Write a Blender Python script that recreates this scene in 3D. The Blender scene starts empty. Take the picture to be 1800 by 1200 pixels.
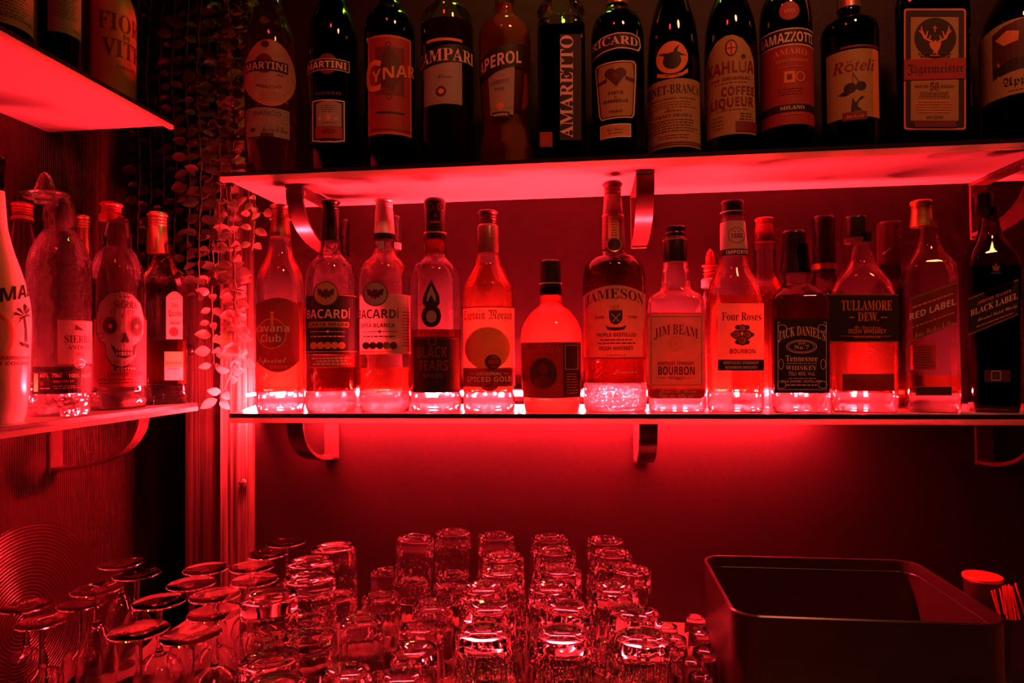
import bpy, bmesh, math, random
from mathutils import Vector, Matrix
from mathutils.geometry import tessellate_polygon
rnd = random.Random(7)
sc = bpy.context.scene
COL = sc.collection
PI = math.pi

# ------------------------------------------------------------------ camera
F = 1180.0                                   # focal length in pixels of the 1800x1200 frame
YAW, PITCH, ROLL = 0.1173, 0.0203, -0.0090
CAM = Vector((0.0, 0.0, 1.5))
ROT = Matrix.Rotation(YAW, 3, 'Z') @ Matrix.Rotation(PI / 2 + PITCH, 3, 'X') @ Matrix.Rotation(ROLL, 3, 'Z')
cd = bpy.data.cameras.new('camera')
cd.sensor_width = 36
cd.lens = F / 1800 * 36
cd.clip_start = 0.02
cam = bpy.data.objects.new('camera', cd)
cam.matrix_world = Matrix.Translation(CAM) @ ROT.to_4x4()
COL.objects.link(cam)
sc.camera = cam

# ------------------------------------------------------------------ view, world, room lamps
sc.view_settings.view_transform = 'Standard'
sc.view_settings.look = 'None'
sc.view_settings.gamma = 1
sc.view_settings.use_curve_mapping = False
sc.view_settings.exposure = 0.0
cy = sc.cycles
cy.use_denoising = True
cy.max_bounces = 20
cy.diffuse_bounces = 4
cy.glossy_bounces = 8
cy.transmission_bounces = 18
cy.transparent_max_bounces = 28
cy.caustics_reflective = False
cy.caustics_refractive = False
cy.sample_clamp_indirect = 40.0
cy.use_light_tree = True
world = bpy.data.worlds.new('world')
sc.world = world
world.use_nodes = True
world.node_tree.nodes['Background'].inputs[0].default_value = (0.05, 0.004, 0.003, 1)
world.node_tree.nodes['Background'].inputs[1].default_value = 0.02

RED = (1.0, 0.020, 0.031)


def area_lamp(name, loc, target, size, power, color):
    l = bpy.data.lights.new(name, 'AREA')
    l.shape = 'RECTANGLE'
    l.size, l.size_y = size
    l.energy = power
    l.color = color
    o = bpy.data.objects.new(name, l)
    o.location = loc
    o.rotation_euler = (Vector(target) - Vector(loc)).to_track_quat('-Z', 'Y').to_euler()
    COL.objects.link(o)
    return o


# lamps of the bar room behind and above the camera
sp_ = bpy.data.lights.new('warm_spot_lamp', 'SPOT')
sp_.energy = 40.0
sp_.color = (1.0, 0.235, 0.085)
sp_.spot_size = math.radians(60)
sp_.spot_blend = 0.35
sp_.shadow_soft_size = 0.09
so_ = bpy.data.objects.new('warm_spot_lamp', sp_)
so_.location = (0.5, 0.0, 2.8)
so_.rotation_euler = (Vector((0.27, 0.95, 1.85)) - so_.location).to_track_quat('-Z', 'Y').to_euler()
COL.objects.link(so_)
area_lamp('red_ceiling_lamp', (-0.25, 0.0, 2.75), (-0.1, 0.95, 1.5), (0.12, 0.1), 2.2, RED)
area_lamp('green_spot_lamp', (-0.10, 1.02, 2.42), (-0.25, 0.98, 1.8), (0.12, 0.05), 0.5, (0.5, 1.0, 0.04))

# ------------------------------------------------------------------ pixel geometry helpers


def ray(px, py):
    return ROT @ Vector(((px - 900) / F, -(py - 600) / F, -1))


def at_y(px, py, y):
    d = ray(px, py)
    return CAM + d * (y / d.y)


def at_z(px, py, z):
    d = ray(px, py)
    return CAM + d * ((z - CAM.z) / d.z)


def at_x(px, py, x):
    d = ray(px, py)
    return CAM + d * (x / d.x)


def proj(p):
    q = ROT.transposed() @ (Vector(p) - CAM)
    return 900 + F * q.x / -q.z, 600 - F * q.y / -q.z


# ------------------------------------------------------------------ materials
MATS = {}


def nodes_of(name):
    m = bpy.data.materials.new(name)
    m.use_nodes = True
    nt = m.node_tree
    nt.nodes.clear()
    out = nt.nodes.new('ShaderNodeOutputMaterial')
    return m, nt, out


def c4(c):
    return (c[0], c[1], c[2], 1)


def principled(name, col, rough=0.5, metal=0.0, spec=0.5, bump=None, noise=None, coat=0):
    """plain surface; noise=(scale, amount) varies the colour, bump=(scale, distance) roughens it"""
    m, nt, out = nodes_of(name)
    p = nt.nodes.new('ShaderNodeBsdfPrincipled')
    p.inputs['Base Color'].default_value = c4(col)
    p.inputs['Roughness'].default_value = rough
    p.inputs['Metallic'].default_value = metal
    p.inputs['Specular IOR Level'].default_value = spec
    p.inputs['Coat Weight'].default_value = coat
    tc = nt.nodes.new('ShaderNodeTexCoord')
    if noise:
        n = nt.nodes.new('ShaderNodeTexNoise')
        n.inputs['Scale'].default_value = noise[0]
        n.inputs['Detail'].default_value = 5
        nt.links.new(tc.outputs['Object'], n.inputs['Vector'])
        r = nt.nodes.new('ShaderNodeValToRGB')
        a = noise[1]
        r.color_ramp.elements[0].position = 0.3
        r.color_ramp.elements[1].position = 0.7
        r.color_ramp.elements[0].color = c4([v * (1 - a) for v in col])
        r.color_ramp.elements[1].color = c4([min(1, v * (1 + a)) for v in col])
        nt.links.new(n.outputs['Fac'], r.inputs['Fac'])
        nt.links.new(r.outputs['Color'], p.inputs['Base Color'])
    if bump:
        n2 = nt.nodes.new('ShaderNodeTexNoise')
        n2.inputs['Scale'].default_value = bump[0]
        nt.links.new(tc.outputs['Object'], n2.inputs['Vector'])
        b = nt.nodes.new('ShaderNodeBump')
        b.inputs['Distance'].default_value = bump[1]
        nt.links.new(n2.outputs['Fac'], b.inputs['Height'])
        nt.links.new(b.outputs['Normal'], p.inputs['Normal'])
    nt.links.new(p.outputs[0], out.inputs[0])
    MATS[name] = m
    return m


def glass(name, col, ior=1.45, through=0.4, rough=0.0, cloud=0.0, bump=None):
    """clear glass: fresnel gloss over a blend of refracted and straight-through light, cloud = milky share"""
    m, nt, out = nodes_of(name)
    N = nt.nodes.new
    L = nt.links.new
    refr = N('ShaderNodeBsdfRefraction')
    refr.inputs['Color'].default_value = c4(col)
    refr.inputs['IOR'].default_value = ior
    refr.inputs['Roughness'].default_value = rough
    tr = N('ShaderNodeBsdfTransparent')
    tr.inputs['Color'].default_value = c4(col)
    gl = N('ShaderNodeBsdfGlossy')
    gl.inputs['Roughness'].default_value = 0.03
    gl.inputs['Color'].default_value = (1, 1, 1, 1)
    fr = N('ShaderNodeFresnel')
    fr.inputs['IOR'].default_value = ior
    mx = N('ShaderNodeMixShader')
    mx.inputs[0].default_value = through
    L(refr.outputs[0], mx.inputs[1])
    L(tr.outputs[0], mx.inputs[2])
    body = mx
    if cloud:
        tl = N('ShaderNodeBsdfTranslucent')
        tl.inputs['Color'].default_value = c4(col)
        m3 = N('ShaderNodeMixShader')
        m3.inputs[0].default_value = cloud
        L(mx.outputs[0], m3.inputs[1])
        L(tl.outputs[0], m3.inputs[2])
        body = m3
    m2 = N('ShaderNodeMixShader')
    L(fr.outputs[0], m2.inputs[0])
    L(body.outputs[0], m2.inputs[1])
    L(gl.outputs[0], m2.inputs[2])
    if bump:
        tc = N('ShaderNodeTexCoord')
        v = N('ShaderNodeTexVoronoi')
        v.inputs['Scale'].default_value = bump[0]
        L(tc.outputs['Object'], v.inputs['Vector'])
        b = N('ShaderNodeBump')
        b.inputs['Distance'].default_value = bump[1]
        L(v.outputs['Distance'], b.inputs['Height'])
        for s in (refr, gl, fr):
            L(b.outputs['Normal'], s.inputs['Normal'])
    L(m2.outputs[0], out.inputs[0])
    MATS[name] = m
    return m


def liquid(name, col, cloud=0.12):
    m, nt, out = nodes_of(name)
    tr = nt.nodes.new('ShaderNodeBsdfTransparent')
    tl = nt.nodes.new('ShaderNodeBsdfTranslucent')
    df = nt.nodes.new('ShaderNodeBsdfDiffuse')
    for s in (tr, tl, df):
        s.inputs['Color'].default_value = c4(col)
    half = nt.nodes.new('ShaderNodeMixShader')
    half.inputs[0].default_value = 0.3
    nt.links.new(tl.outputs[0], half.inputs[1])
    nt.links.new(df.outputs[0], half.inputs[2])
    mx = nt.nodes.new('ShaderNodeMixShader')
    mx.inputs[0].default_value = cloud
    nt.links.new(tr.outputs[0], mx.inputs[1])
    nt.links.new(half.outputs[0], mx.inputs[2])
    nt.links.new(mx.outputs[0], out.inputs[0])
    MATS[name] = m
    return m


def paper(name, col, thin=0.35, rough=0.6, gloss=0.04):
    """label stock and print: matt, lets some light through from behind"""
    m, nt, out = nodes_of(name)
    d = nt.nodes.new('ShaderNodeBsdfDiffuse')
    t = nt.nodes.new('ShaderNodeBsdfTranslucent')
    g = nt.nodes.new('ShaderNodeBsdfGlossy')
    tc = nt.nodes.new('ShaderNodeTexCoord')
    n = nt.nodes.new('ShaderNodeTexNoise')
    n.inputs['Scale'].default_value = 90
    n.inputs['Detail'].default_value = 4
    nt.links.new(tc.outputs['Object'], n.inputs['Vector'])
    r = nt.nodes.new('ShaderNodeValToRGB')
    r.color_ramp.elements[0].color = c4([v * 0.85 for v in col])
    r.color_ramp.elements[1].color = c4([min(1, v * 1.1) for v in col])
    nt.links.new(n.outputs['Fac'], r.inputs['Fac'])
    for s in (d, t):
        nt.links.new(r.outputs['Color'], s.inputs['Color'])
    g.inputs['Roughness'].default_value = rough
    mx = nt.nodes.new('ShaderNodeMixShader')
    mx.inputs[0].default_value = thin
    nt.links.new(d.outputs[0], mx.inputs[1])
    nt.links.new(t.outputs[0], mx.inputs[2])
    m2 = nt.nodes.new('ShaderNodeMixShader')
    m2.inputs[0].default_value = gloss
    nt.links.new(mx.outputs[0], m2.inputs[1])
    nt.links.new(g.outputs[0], m2.inputs[2])
    nt.links.new(m2.outputs[0], out.inputs[0])
    MATS[name] = m
    return m


def emit(name, col, strength):
    m, nt, out = nodes_of(name)
    e = nt.nodes.new('ShaderNodeEmission')
    e.inputs[0].default_value = c4(col)
    e.inputs[1].default_value = strength
    nt.links.new(e.outputs[0], out.inputs[0])
    m.cycles.emission_sampling = 'FRONT_BACK'
    MATS[name] = m
    return m


def wood(name, dark, light, rough=0.6):
    m, nt, out = nodes_of(name)
    p = nt.nodes.new('ShaderNodeBsdfPrincipled')
    tc = nt.nodes.new('ShaderNodeTexCoord')
    mp = nt.nodes.new('ShaderNodeMapping')
    mp.inputs['Scale'].default_value = (170, 170, 2.5)
    n = nt.nodes.new('ShaderNodeTexNoise')
    n.inputs['Scale'].default_value = 1.0
    n.inputs['Detail'].default_value = 8
    n.inputs['Distortion'].default_value = 0.6
    r = nt.nodes.new('ShaderNodeValToRGB')
    r.color_ramp.elements[0].position = 0.35
    r.color_ramp.elements[1].position = 0.62
    r.color_ramp.elements[0].color = c4(dark)
    r.color_ramp.elements[1].color = c4(light)
    b = nt.nodes.new('ShaderNodeBump')
    b.inputs['Distance'].default_value = 0.002
    nt.links.new(tc.outputs['Object'], mp.inputs['Vector'])
    nt.links.new(mp.outputs['Vector'], n.inputs['Vector'])
    nt.links.new(n.outputs['Fac'], r.inputs['Fac'])
    nt.links.new(n.outputs['Fac'], b.inputs['Height'])
    nt.links.new(b.outputs['Normal'], p.inputs['Normal'])
    nt.links.new(r.outputs['Color'], p.inputs['Base Color'])
    p.inputs['Roughness'].default_value = rough
    nt.links.new(p.outputs[0], out.inputs[0])
    MATS[name] = m
    return m


def ribbed(name):
    """dark glossy sheet with fine upright ribs and pressed rings"""
    m, nt, out = nodes_of(name)
    p = nt.nodes.new('ShaderNodeBsdfPrincipled')
    p.inputs['Base Color'].default_value = (0.075, 0.022, 0.022, 1)
    p.inputs['Roughness'].default_value = 0.28
    p.inputs['Metallic'].default_value = 0.5
    tc = nt.nodes.new('ShaderNodeTexCoord')
    w = nt.nodes.new('ShaderNodeTexWave')
    w.wave_type = 'BANDS'
    w.bands_direction = 'Y'
    w.inputs['Scale'].default_value = 75
    w2 = nt.nodes.new('ShaderNodeTexWave')
    w2.wave_type = 'RINGS'
    w2.rings_direction = 'X'
    w2.inputs['Scale'].default_value = 60
    mp = nt.nodes.new('ShaderNodeMapping')
    mp.inputs['Location'].default_value = (0.8576, -0.93, -1.10)
    nt.links.new(tc.outputs['Object'], w.inputs['Vector'])
    nt.links.new(tc.outputs['Object'], mp.inputs['Vector'])
    nt.links.new(mp.outputs['Vector'], w2.inputs['Vector'])
    ln = nt.nodes.new('ShaderNodeVectorMath')
    ln.operation = 'LENGTH'
    nt.links.new(mp.outputs['Vector'], ln.inputs[0])
    lt = nt.nodes.new('ShaderNodeMath')
    lt.operation = 'LESS_THAN'
    lt.inputs[1].default_value = 0.15
    nt.links.new(ln.outputs['Value'], lt.inputs[0])
    mx = nt.nodes.new('ShaderNodeMix')
    nt.links.new(lt.outputs[0], mx.inputs[0])
    nt.links.new(w.outputs['Fac'], mx.inputs[2])
    nt.links.new(w2.outputs['Fac'], mx.inputs[3])
    b = nt.nodes.new('ShaderNodeBump')
    b.inputs['Distance'].default_value = 0.0015
    nt.links.new(mx.outputs[0], b.inputs['Height'])
    nt.links.new(b.outputs['Normal'], p.inputs['Normal'])
    nt.links.new(p.outputs[0], out.inputs[0])
    MATS[name] = m
    return m


LED_STRENGTH = 12500.0
glass('clear_glass', (0.97, 0.95, 0.95), through=0.6, cloud=0.022)
glass('embossed_glass', (0.95, 0.9, 0.9), through=0.5, cloud=0.06, bump=(110, 0.0008))
glass('hammered_glass', (0.95, 0.92, 0.92), through=0.4, cloud=0.12, bump=(160, 0.0015))
glass('amber_glass', (0.75, 0.30, 0.12), through=0.45, cloud=0.06)
glass('green_glass', (0.05, 0.10, 0.04), through=0.3)
glass('brown_glass', (0.16, 0.05, 0.02), through=0.4)
glass('glow_puck_glass', (0.97, 0.93, 0.92), through=0.4, cloud=0.16)  # milky stock of the puck added to make bottle feet glow
glass('frosted_glass', (0.62, 0.25, 0.18), through=0.6, cloud=0.85)
glass('bar_glass', (0.98, 0.97, 0.97), ior=1.5, through=0.0, cloud=0.004)
glass('smoky_glass', (0.5, 0.30, 0.28), through=0.4)
liquid('clear_spirit', (0.97, 0.94, 0.94), 0.06)
liquid('amber_spirit', (0.92, 0.52, 0.33), 0.065)
liquid('dark_spirit', (0.35, 0.10, 0.06), 0.10)
liquid('black_spirit', (0.06, 0.015, 0.012), 0.04)
liquid('orange_spirit', (0.95, 0.38, 0.16), 0.8)
principled('milk_glass', (0.85, 0.72, 0.68), 0.22, spec=0.6)
principled('red_stoneware', (0.62, 0.16, 0.15), 0.5, noise=(14, 0.12))
paper('white_paper', (0.82, 0.74, 0.66), 0.65)
paper('cream_paper', (0.78, 0.50, 0.20), 0.55)
paper('red_paper', (0.42, 0.035, 0.04), 0.25)
paper('dark_red_paper', (0.17, 0.015, 0.018), 0.15)
paper('black_ink', (0.012, 0.008, 0.008), 0.03)
paper('brown_ink', (0.07, 0.015, 0.012), 0.05)
paper('red_ink', (0.17, 0.014, 0.014), 0.08)
paper('pale_ink', (0.85, 0.62, 0.5), 0.1)
paper('orange_ink', (0.75, 0.25, 0.08), 0.1)
principled('gold_foil', (0.80, 0.45, 0.15), 0.3, metal=0.8, noise=(120, 0.3))
principled('copper_cap', (0.72, 0.36, 0.26), 0.32, metal=0.75, noise=(60, 0.15))
principled('silver_cap', (0.85, 0.72, 0.70), 0.38, metal=0.5, noise=(60, 0.1))
principled('red_cap', (0.55, 0.06, 0.06), 0.35, noise=(60, 0.15))
principled('black_cap', (0.018, 0.012, 0.012), 0.25, noise=(60, 0.2))
principled('brown_cap', (0.13, 0.04, 0.035), 0.3, noise=(60, 0.2))
principled('white_board', (0.44, 0.36, 0.33), 0.35, noise=(6, 0.08), bump=(30, 0.0006))
liquid('shelf_edge', (0.92, 0.75, 0.68), 0.6)
principled('shelf_top', (0.10, 0.05, 0.05), 0.18, noise=(20, 0.2))
principled('painted_metal', (0.09, 0.03, 0.03), 0.25, noise=(30, 0.1))
principled('wall_paint', (0.022, 0.0038, 0.0055), 0.6, spec=0.25, noise=(3, 0.3), bump=(60, 0.0008))
principled('dark_wall', (0.015, 0.006, 0.006), 0.7, noise=(5, 0.3))
principled('counter_steel', (0.30, 0.2, 0.19), 0.3, metal=0.2, noise=(15, 0.2))
principled('bin_plastic', (0.03, 0.016, 0.016), 0.28, noise=(30, 0.2))
paper('leaf', (0.62, 0.52, 0.44), 0.3, 0.35, 0.06)  # lit copy: light on the front strands put into the leaf colour
paper('leaf_half_shaded', (0.11, 0.09, 0.07), 0.4, 0.35, 0.05)  # same leaf, with half the corner's shade put into its colour
paper('leaf_shaded', (0.035, 0.03, 0.022), 0.4, 0.35, 0.05)  # same leaf again, deep corner shade put into its colour
principled('vine_stem', (0.22, 0.15, 0.1), 0.6, noise=(80, 0.3))
principled('screw_metal', (0.30, 0.2, 0.18), 0.3, metal=0.8, noise=(80, 0.2))
principled('straw_red', (0.75, 0.07, 0.05), 0.4, noise=(50, 0.1))
principled('tape_white', (0.4, 0.3, 0.3), 0.5, noise=(40, 0.1))
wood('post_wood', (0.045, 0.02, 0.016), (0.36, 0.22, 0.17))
wood('post_wood_shaded', (0.018, 0.007, 0.006), (0.075, 0.03, 0.025))  # shaded copy of the post wood, the left board's shade in its colour
ribbed('ribbed_sheet')
emit('led_red', RED, LED_STRENGTH)
emit('led_red_left', RED, LED_STRENGTH * 0.085)
emit('led_red_under', RED, 800.0)
emit('led_red_low', RED, 90.0)

# ------------------------------------------------------------------ object helpers


def link(o):
    COL.objects.link(o)
    return o


def tag(o, label=None, cat=None, group=None, kind=None):
    if label:
        o['label'] = label
    if cat:
        o['category'] = cat
    if group:
        o['group'] = group
    if kind:
        o['kind'] = kind
    return o


def empty(name, loc, rz=0.0):
    o = bpy.data.objects.new(name, None)
    o.location = loc
    o.rotation_euler = (0, 0, rz)
    o.empty_display_size = 0.02
    return link(o)


def obj(name, bm, mats, parent=None, smooth=35):
    me = bpy.data.meshes.new(name)
    bm.to_mesh(me)
    bm.free()
    for m in (mats if isinstance(mats, (list, tuple)) else [mats]):
        me.materials.append(MATS[m] if isinstance(m, str) else m)
    if smooth:
        for p in me.polygons:
            p.use_smooth = True
        me.set_sharp_from_angle(angle=math.radians(smooth))
    o = link(bpy.data.objects.new(name, me))
    if parent:
        o.parent = parent
    return o


def copy_tree(o, parent=None):
    c = link(o.copy())
    c.parent = parent
    for ch in o.children:
        copy_tree(ch, c)
    return c


def add_box(bm, x0, y0, z0, x1, y1, z1, mi=0):
    v = [bm.verts.new(p) for p in ((x0, y0, z0), (x1, y0, z0), (x1, y1, z0), (x0, y1, z0), (x0, y0, z1), (x1, y0, z1), (x1, y1, z1), (x0, y1, z1))]
    for f in ((3, 2, 1, 0), (4, 5, 6, 7), (0, 1, 5, 4), (1, 2, 6, 5), (2, 3, 7, 6), (3, 0, 4, 7)):
        bm.faces.new([v[i] for i in f]).material_index = mi
    return v


def box_bm(x0, y0, z0, x1, y1, z1, bevel=0.0, seg=2):
    bm = bmesh.new()
    add_box(bm, x0, y0, z0, x1, y1, z1)
    if bevel:
        bmesh.ops.bevel(bm, geom=bm.edges[:], offset=bevel, segments=seg, affect='EDGES', profile=0.5)
    return bm


def add_rings(bm, rings, close_bottom=True, close_top=True, mi=0):
    """rings: lists of points with equal counts, lofted in order"""
    vs = [[bm.verts.new(p) for p in r] for r in rings]
    n = len(vs[0])
    for a, b in zip(vs, vs[1:]):
        for i in range(n):
            j = (i + 1) % n
            bm.faces.new((a[i], a[j], b[j], b[i])).material_index = mi
    if close_bottom:
        bm.faces.new(vs[0][::-1]).material_index = mi
    if close_top:
        bm.faces.new(vs[-1]).material_index = mi
    return vs


def ring(r, z, seg=40, cx=0, cy_=0):
    return [(cx + r * math.cos(2 * PI * i / seg), cy_ + r * math.sin(2 * PI * i / seg), z) for i in range(seg)]


def lathe_bm(prof, seg=40):
    """closed profile of (r, z); r = 0 ends are capped with a small ring"""
    bm = bmesh.new()
    add_rings(bm, [ring(max(r, 1e-5), z, seg) for r, z in prof])
    return bm


def tube(bm, pts, r, seg=8, mi=0):
    rings = []
    up = Vector((0.13, 0.21, 1)).normalized()
    for i, p in enumerate(pts):
        a = Vector(pts[max(0, i - 1)])
        b = Vector(pts[min(len(pts) - 1, i + 1)])
        t = (b - a).normalized()
        u = t.cross(up)
        if u.length < 1e-3:
            u = t.cross(Vector((1, 0, 0)))
        u.normalize()
        w = t.cross(u)
        rings.append([tuple(Vector(p) + (u * math.cos(2 * PI * k / seg) + w * math.sin(2 * PI * k / seg)) * r) for k in range(seg)])
    add_rings(bm, rings, mi=mi)


def fillet(pts, c=8.0, n=4):
    """rounds the corners of an open profile; pts are (a, b[, cut]) in pixels"""
    out = [tuple(pts[0][:2])]
    for i in range(1, len(pts) - 1):
        p, a, b = Vector(pts[i][:2]), Vector(pts[i - 1][:2]), Vector(pts[i + 1][:2])
        cc = pts[i][2] if len(pts[i]) > 2 else c
        la, lb = (a - p).length, (b - p).length
        if cc <= 0 or la < 1e-6 or lb < 1e-6:
            out.append(tuple(p))
            continue
        k = min(cc, la * 0.48, lb * 0.48)
        s, e = p + (a - p) * (k / la), p + (b - p) * (k / lb)
        for j in range(n + 1):
            t = j / n
            out.append(tuple(s * (1 - t) ** 2 + p * 2 * t * (1 - t) + e * t * t))
    out.append(tuple(pts[-1][:2]))
    return out


# ------------------------------------------------------------------ lettering
STY = {'sb': (0x1D5D4, 0x1D5EE, 0x1D7EC), 'bf': (0x1D400, 0x1D41A, 0x1D7CE), 'bi': (0x1D468, 0x1D482, 0x1D7CE), 'sc': (0x1D4D0, 0x1D4EA, 0x1D7CE), 'fr': (0x1D56C, 0x1D586, 0x1D7CE)}


def styled(s, st):
    if st not in STY:
        return s
    U, Lw, D = STY[st]
    o = ''
    for ch in s:
        if 'A' <= ch <= 'Z':
            o += chr(U + ord(ch) - 65)
        elif 'a' <= ch <= 'z':
            o += chr(Lw + ord(ch) - 97)
        elif '0' <= ch <= '9':
            o += chr(D + ord(ch) - 48)
        else:
            o += ch
    return o


TXT = {}
tcu = bpy.data.curves.new('letters', 'FONT')
tob = link(bpy.data.objects.new('letters', tcu))
tcu.resolution_u = 3


def glyphs(s, st):
    key = (s, st)
    if key not in TXT:
        tcu.body = styled(s, st)
        tcu.offset = 0.012 if st == 'b' else 0.0
        bpy.context.view_layer.update()
        me = bpy.data.meshes.new_from_object(tob.evaluated_get(bpy.context.evaluated_depsgraph_get()))
        vs = [(v.co.x, v.co.y) for v in me.vertices]
        fs = [tuple(p.vertices) for p in me.polygons]
        bpy.data.meshes.remove(me)
        TXT[key] = (vs, fs)
    return TXT[key]


CAPH = {}


def cap_height(st):
    if st not in CAPH:
        CAPH[st] = max(v[1] for v in glyphs('H', st)[0])
    return CAPH[st]


# label elements: functions that return (vertices, faces, material, arc-mapped?) in photo pixels


def P(pts, mat):
    tri = tessellate_polygon([[Vector((x, y, 0)) for x, y in pts]])
    return (list(pts), [tuple(t) for t in tri], mat, None)


def R(x0, y0, x1, y1, mat, r=0.0, sl=0.0):
    if r:
        pts = []
        for cx, cy_, a in ((x1 - r, y1 - r, 0), (x0 + r, y1 - r, 90), (x0 + r, y0 + r, 180), (x1 - r, y0 + r, 270)):
            for k in range(5):
                t = math.radians(a + 22.5 * k)
                pts.append((cx + r * math.cos(t), cy_ + r * math.sin(t)))
    else:
        pts = [(x0, y0), (x1, y0), (x1, y1), (x0, y1)]
    m = (x0 + x1) / 2
    return P([(x, y + sl * (x - m)) for x, y in pts], mat)


def ARCH(x0, y0, x1, y1, rise, mat, low=0.0):
    """panel whose top bulges up by rise (and whose foot bulges down by low)"""
    n = 14
    top = [(x0 + (x1 - x0) * i / n, y0 - rise * (1 - (2 * i / n - 1) ** 2)) for i in range(n + 1)]
    bot = [(x1 - (x1 - x0) * i / n, y1 + low * (1 - (2 * i / n - 1) ** 2)) for i in range(n + 1)]
    return P(top + bot, mat)


def E(cx, cy_, rx, ry, mat, n=28):
    return P([(cx + rx * math.cos(2 * PI * i / n), cy_ + ry * math.sin(2 * PI * i / n)) for i in range(n)], mat)


def RING(cx, cy_, rx, ry, w, mat, n=28):
    vs, fs = [], []
    for i in range(n):
        c, s = math.cos(2 * PI * i / n), math.sin(2 * PI * i / n)
        vs += [(cx + rx * c, cy_ + ry * s), (cx + (rx - w) * c, cy_ + (ry - w) * s)]
    for i in range(n):
        j = (i + 1) % n
        fs.append((2 * i, 2 * j, 2 * j + 1, 2 * i + 1))
    return (vs, fs, mat, None)


def FRAME(x0, y0, x1, y1, w, mat):
    o = [(x0, y0), (x1, y0), (x1, y1), (x0, y1)]
    i_ = [(x0 + w, y0 + w), (x1 - w, y0 + w), (x1 - w, y1 - w), (x0 + w, y1 - w)]
    return (o + i_, [(k, (k + 1) % 4, 4 + (k + 1) % 4, 4 + k) for k in range(4)], mat, None)


def T(s, x0, x1, y, h, mat, st='sb', arc=0.0, sl=0.0, flip=False, vert=False):
    """lettering from x0 to x1 on baseline y with cap height h"""
    vs, fs = glyphs(s, st)
    a, b = min(v[0] for v in vs), max(v[0] for v in vs)
    k = h / cap_height(st)
    out = []
    for x, yy in vs:
        t = (x - a) / (b - a)
        u = 2 * t - 1
        Y = y - yy * k - arc * (1 - u * u) + sl * (t - 0.5) * (x1 - x0)
        out.append((x0 + t * (x1 - x0), Y))
    if vert:        # reads upwards: x0..x1 is the y extent (bottom, top), y the left baseline
        out = [(y - 0, 0) for _ in out]
        out = [(y - h + (h - yy * k), x0 + (x - a) / (b - a) * (x1 - x0)) for x, yy in vs]
        out = [(y - yy * k, x0 + (x - a) / (b - a) * (x1 - x0)) for x, yy in vs]
        return (out, fs, mat, None)
    return (out, fs, mat, (x0, x1))


def LINES(x0, y0, x1, y1, n, mat, h=1.2, sl=0.0):
    """rows of small print"""
    vs, fs = [], []
    for i in range(n):
        y = y0 + (y1 - y0) * (i + 0.5) / n
        w = (x1 - x0) * rnd.uniform(0.75, 1.0)
        x = (x0 + x1) / 2 - w / 2
        xe = x + w
        while x < xe:
            l = min(rnd.uniform(3, 9), xe - x)
            k = len(vs)
            for px, py in ((x, y - h / 2), (x + l, y - h / 2), (x + l, y + h / 2), (x, y + h / 2)):
                vs.append((px, py + sl * (px - (x0 + x1) / 2)))
            fs.append((k, k + 1, k + 2, k + 3))
            x += l + 1.6
    return (vs, fs, mat, None)


# ------------------------------------------------------------------ bottles


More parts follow.
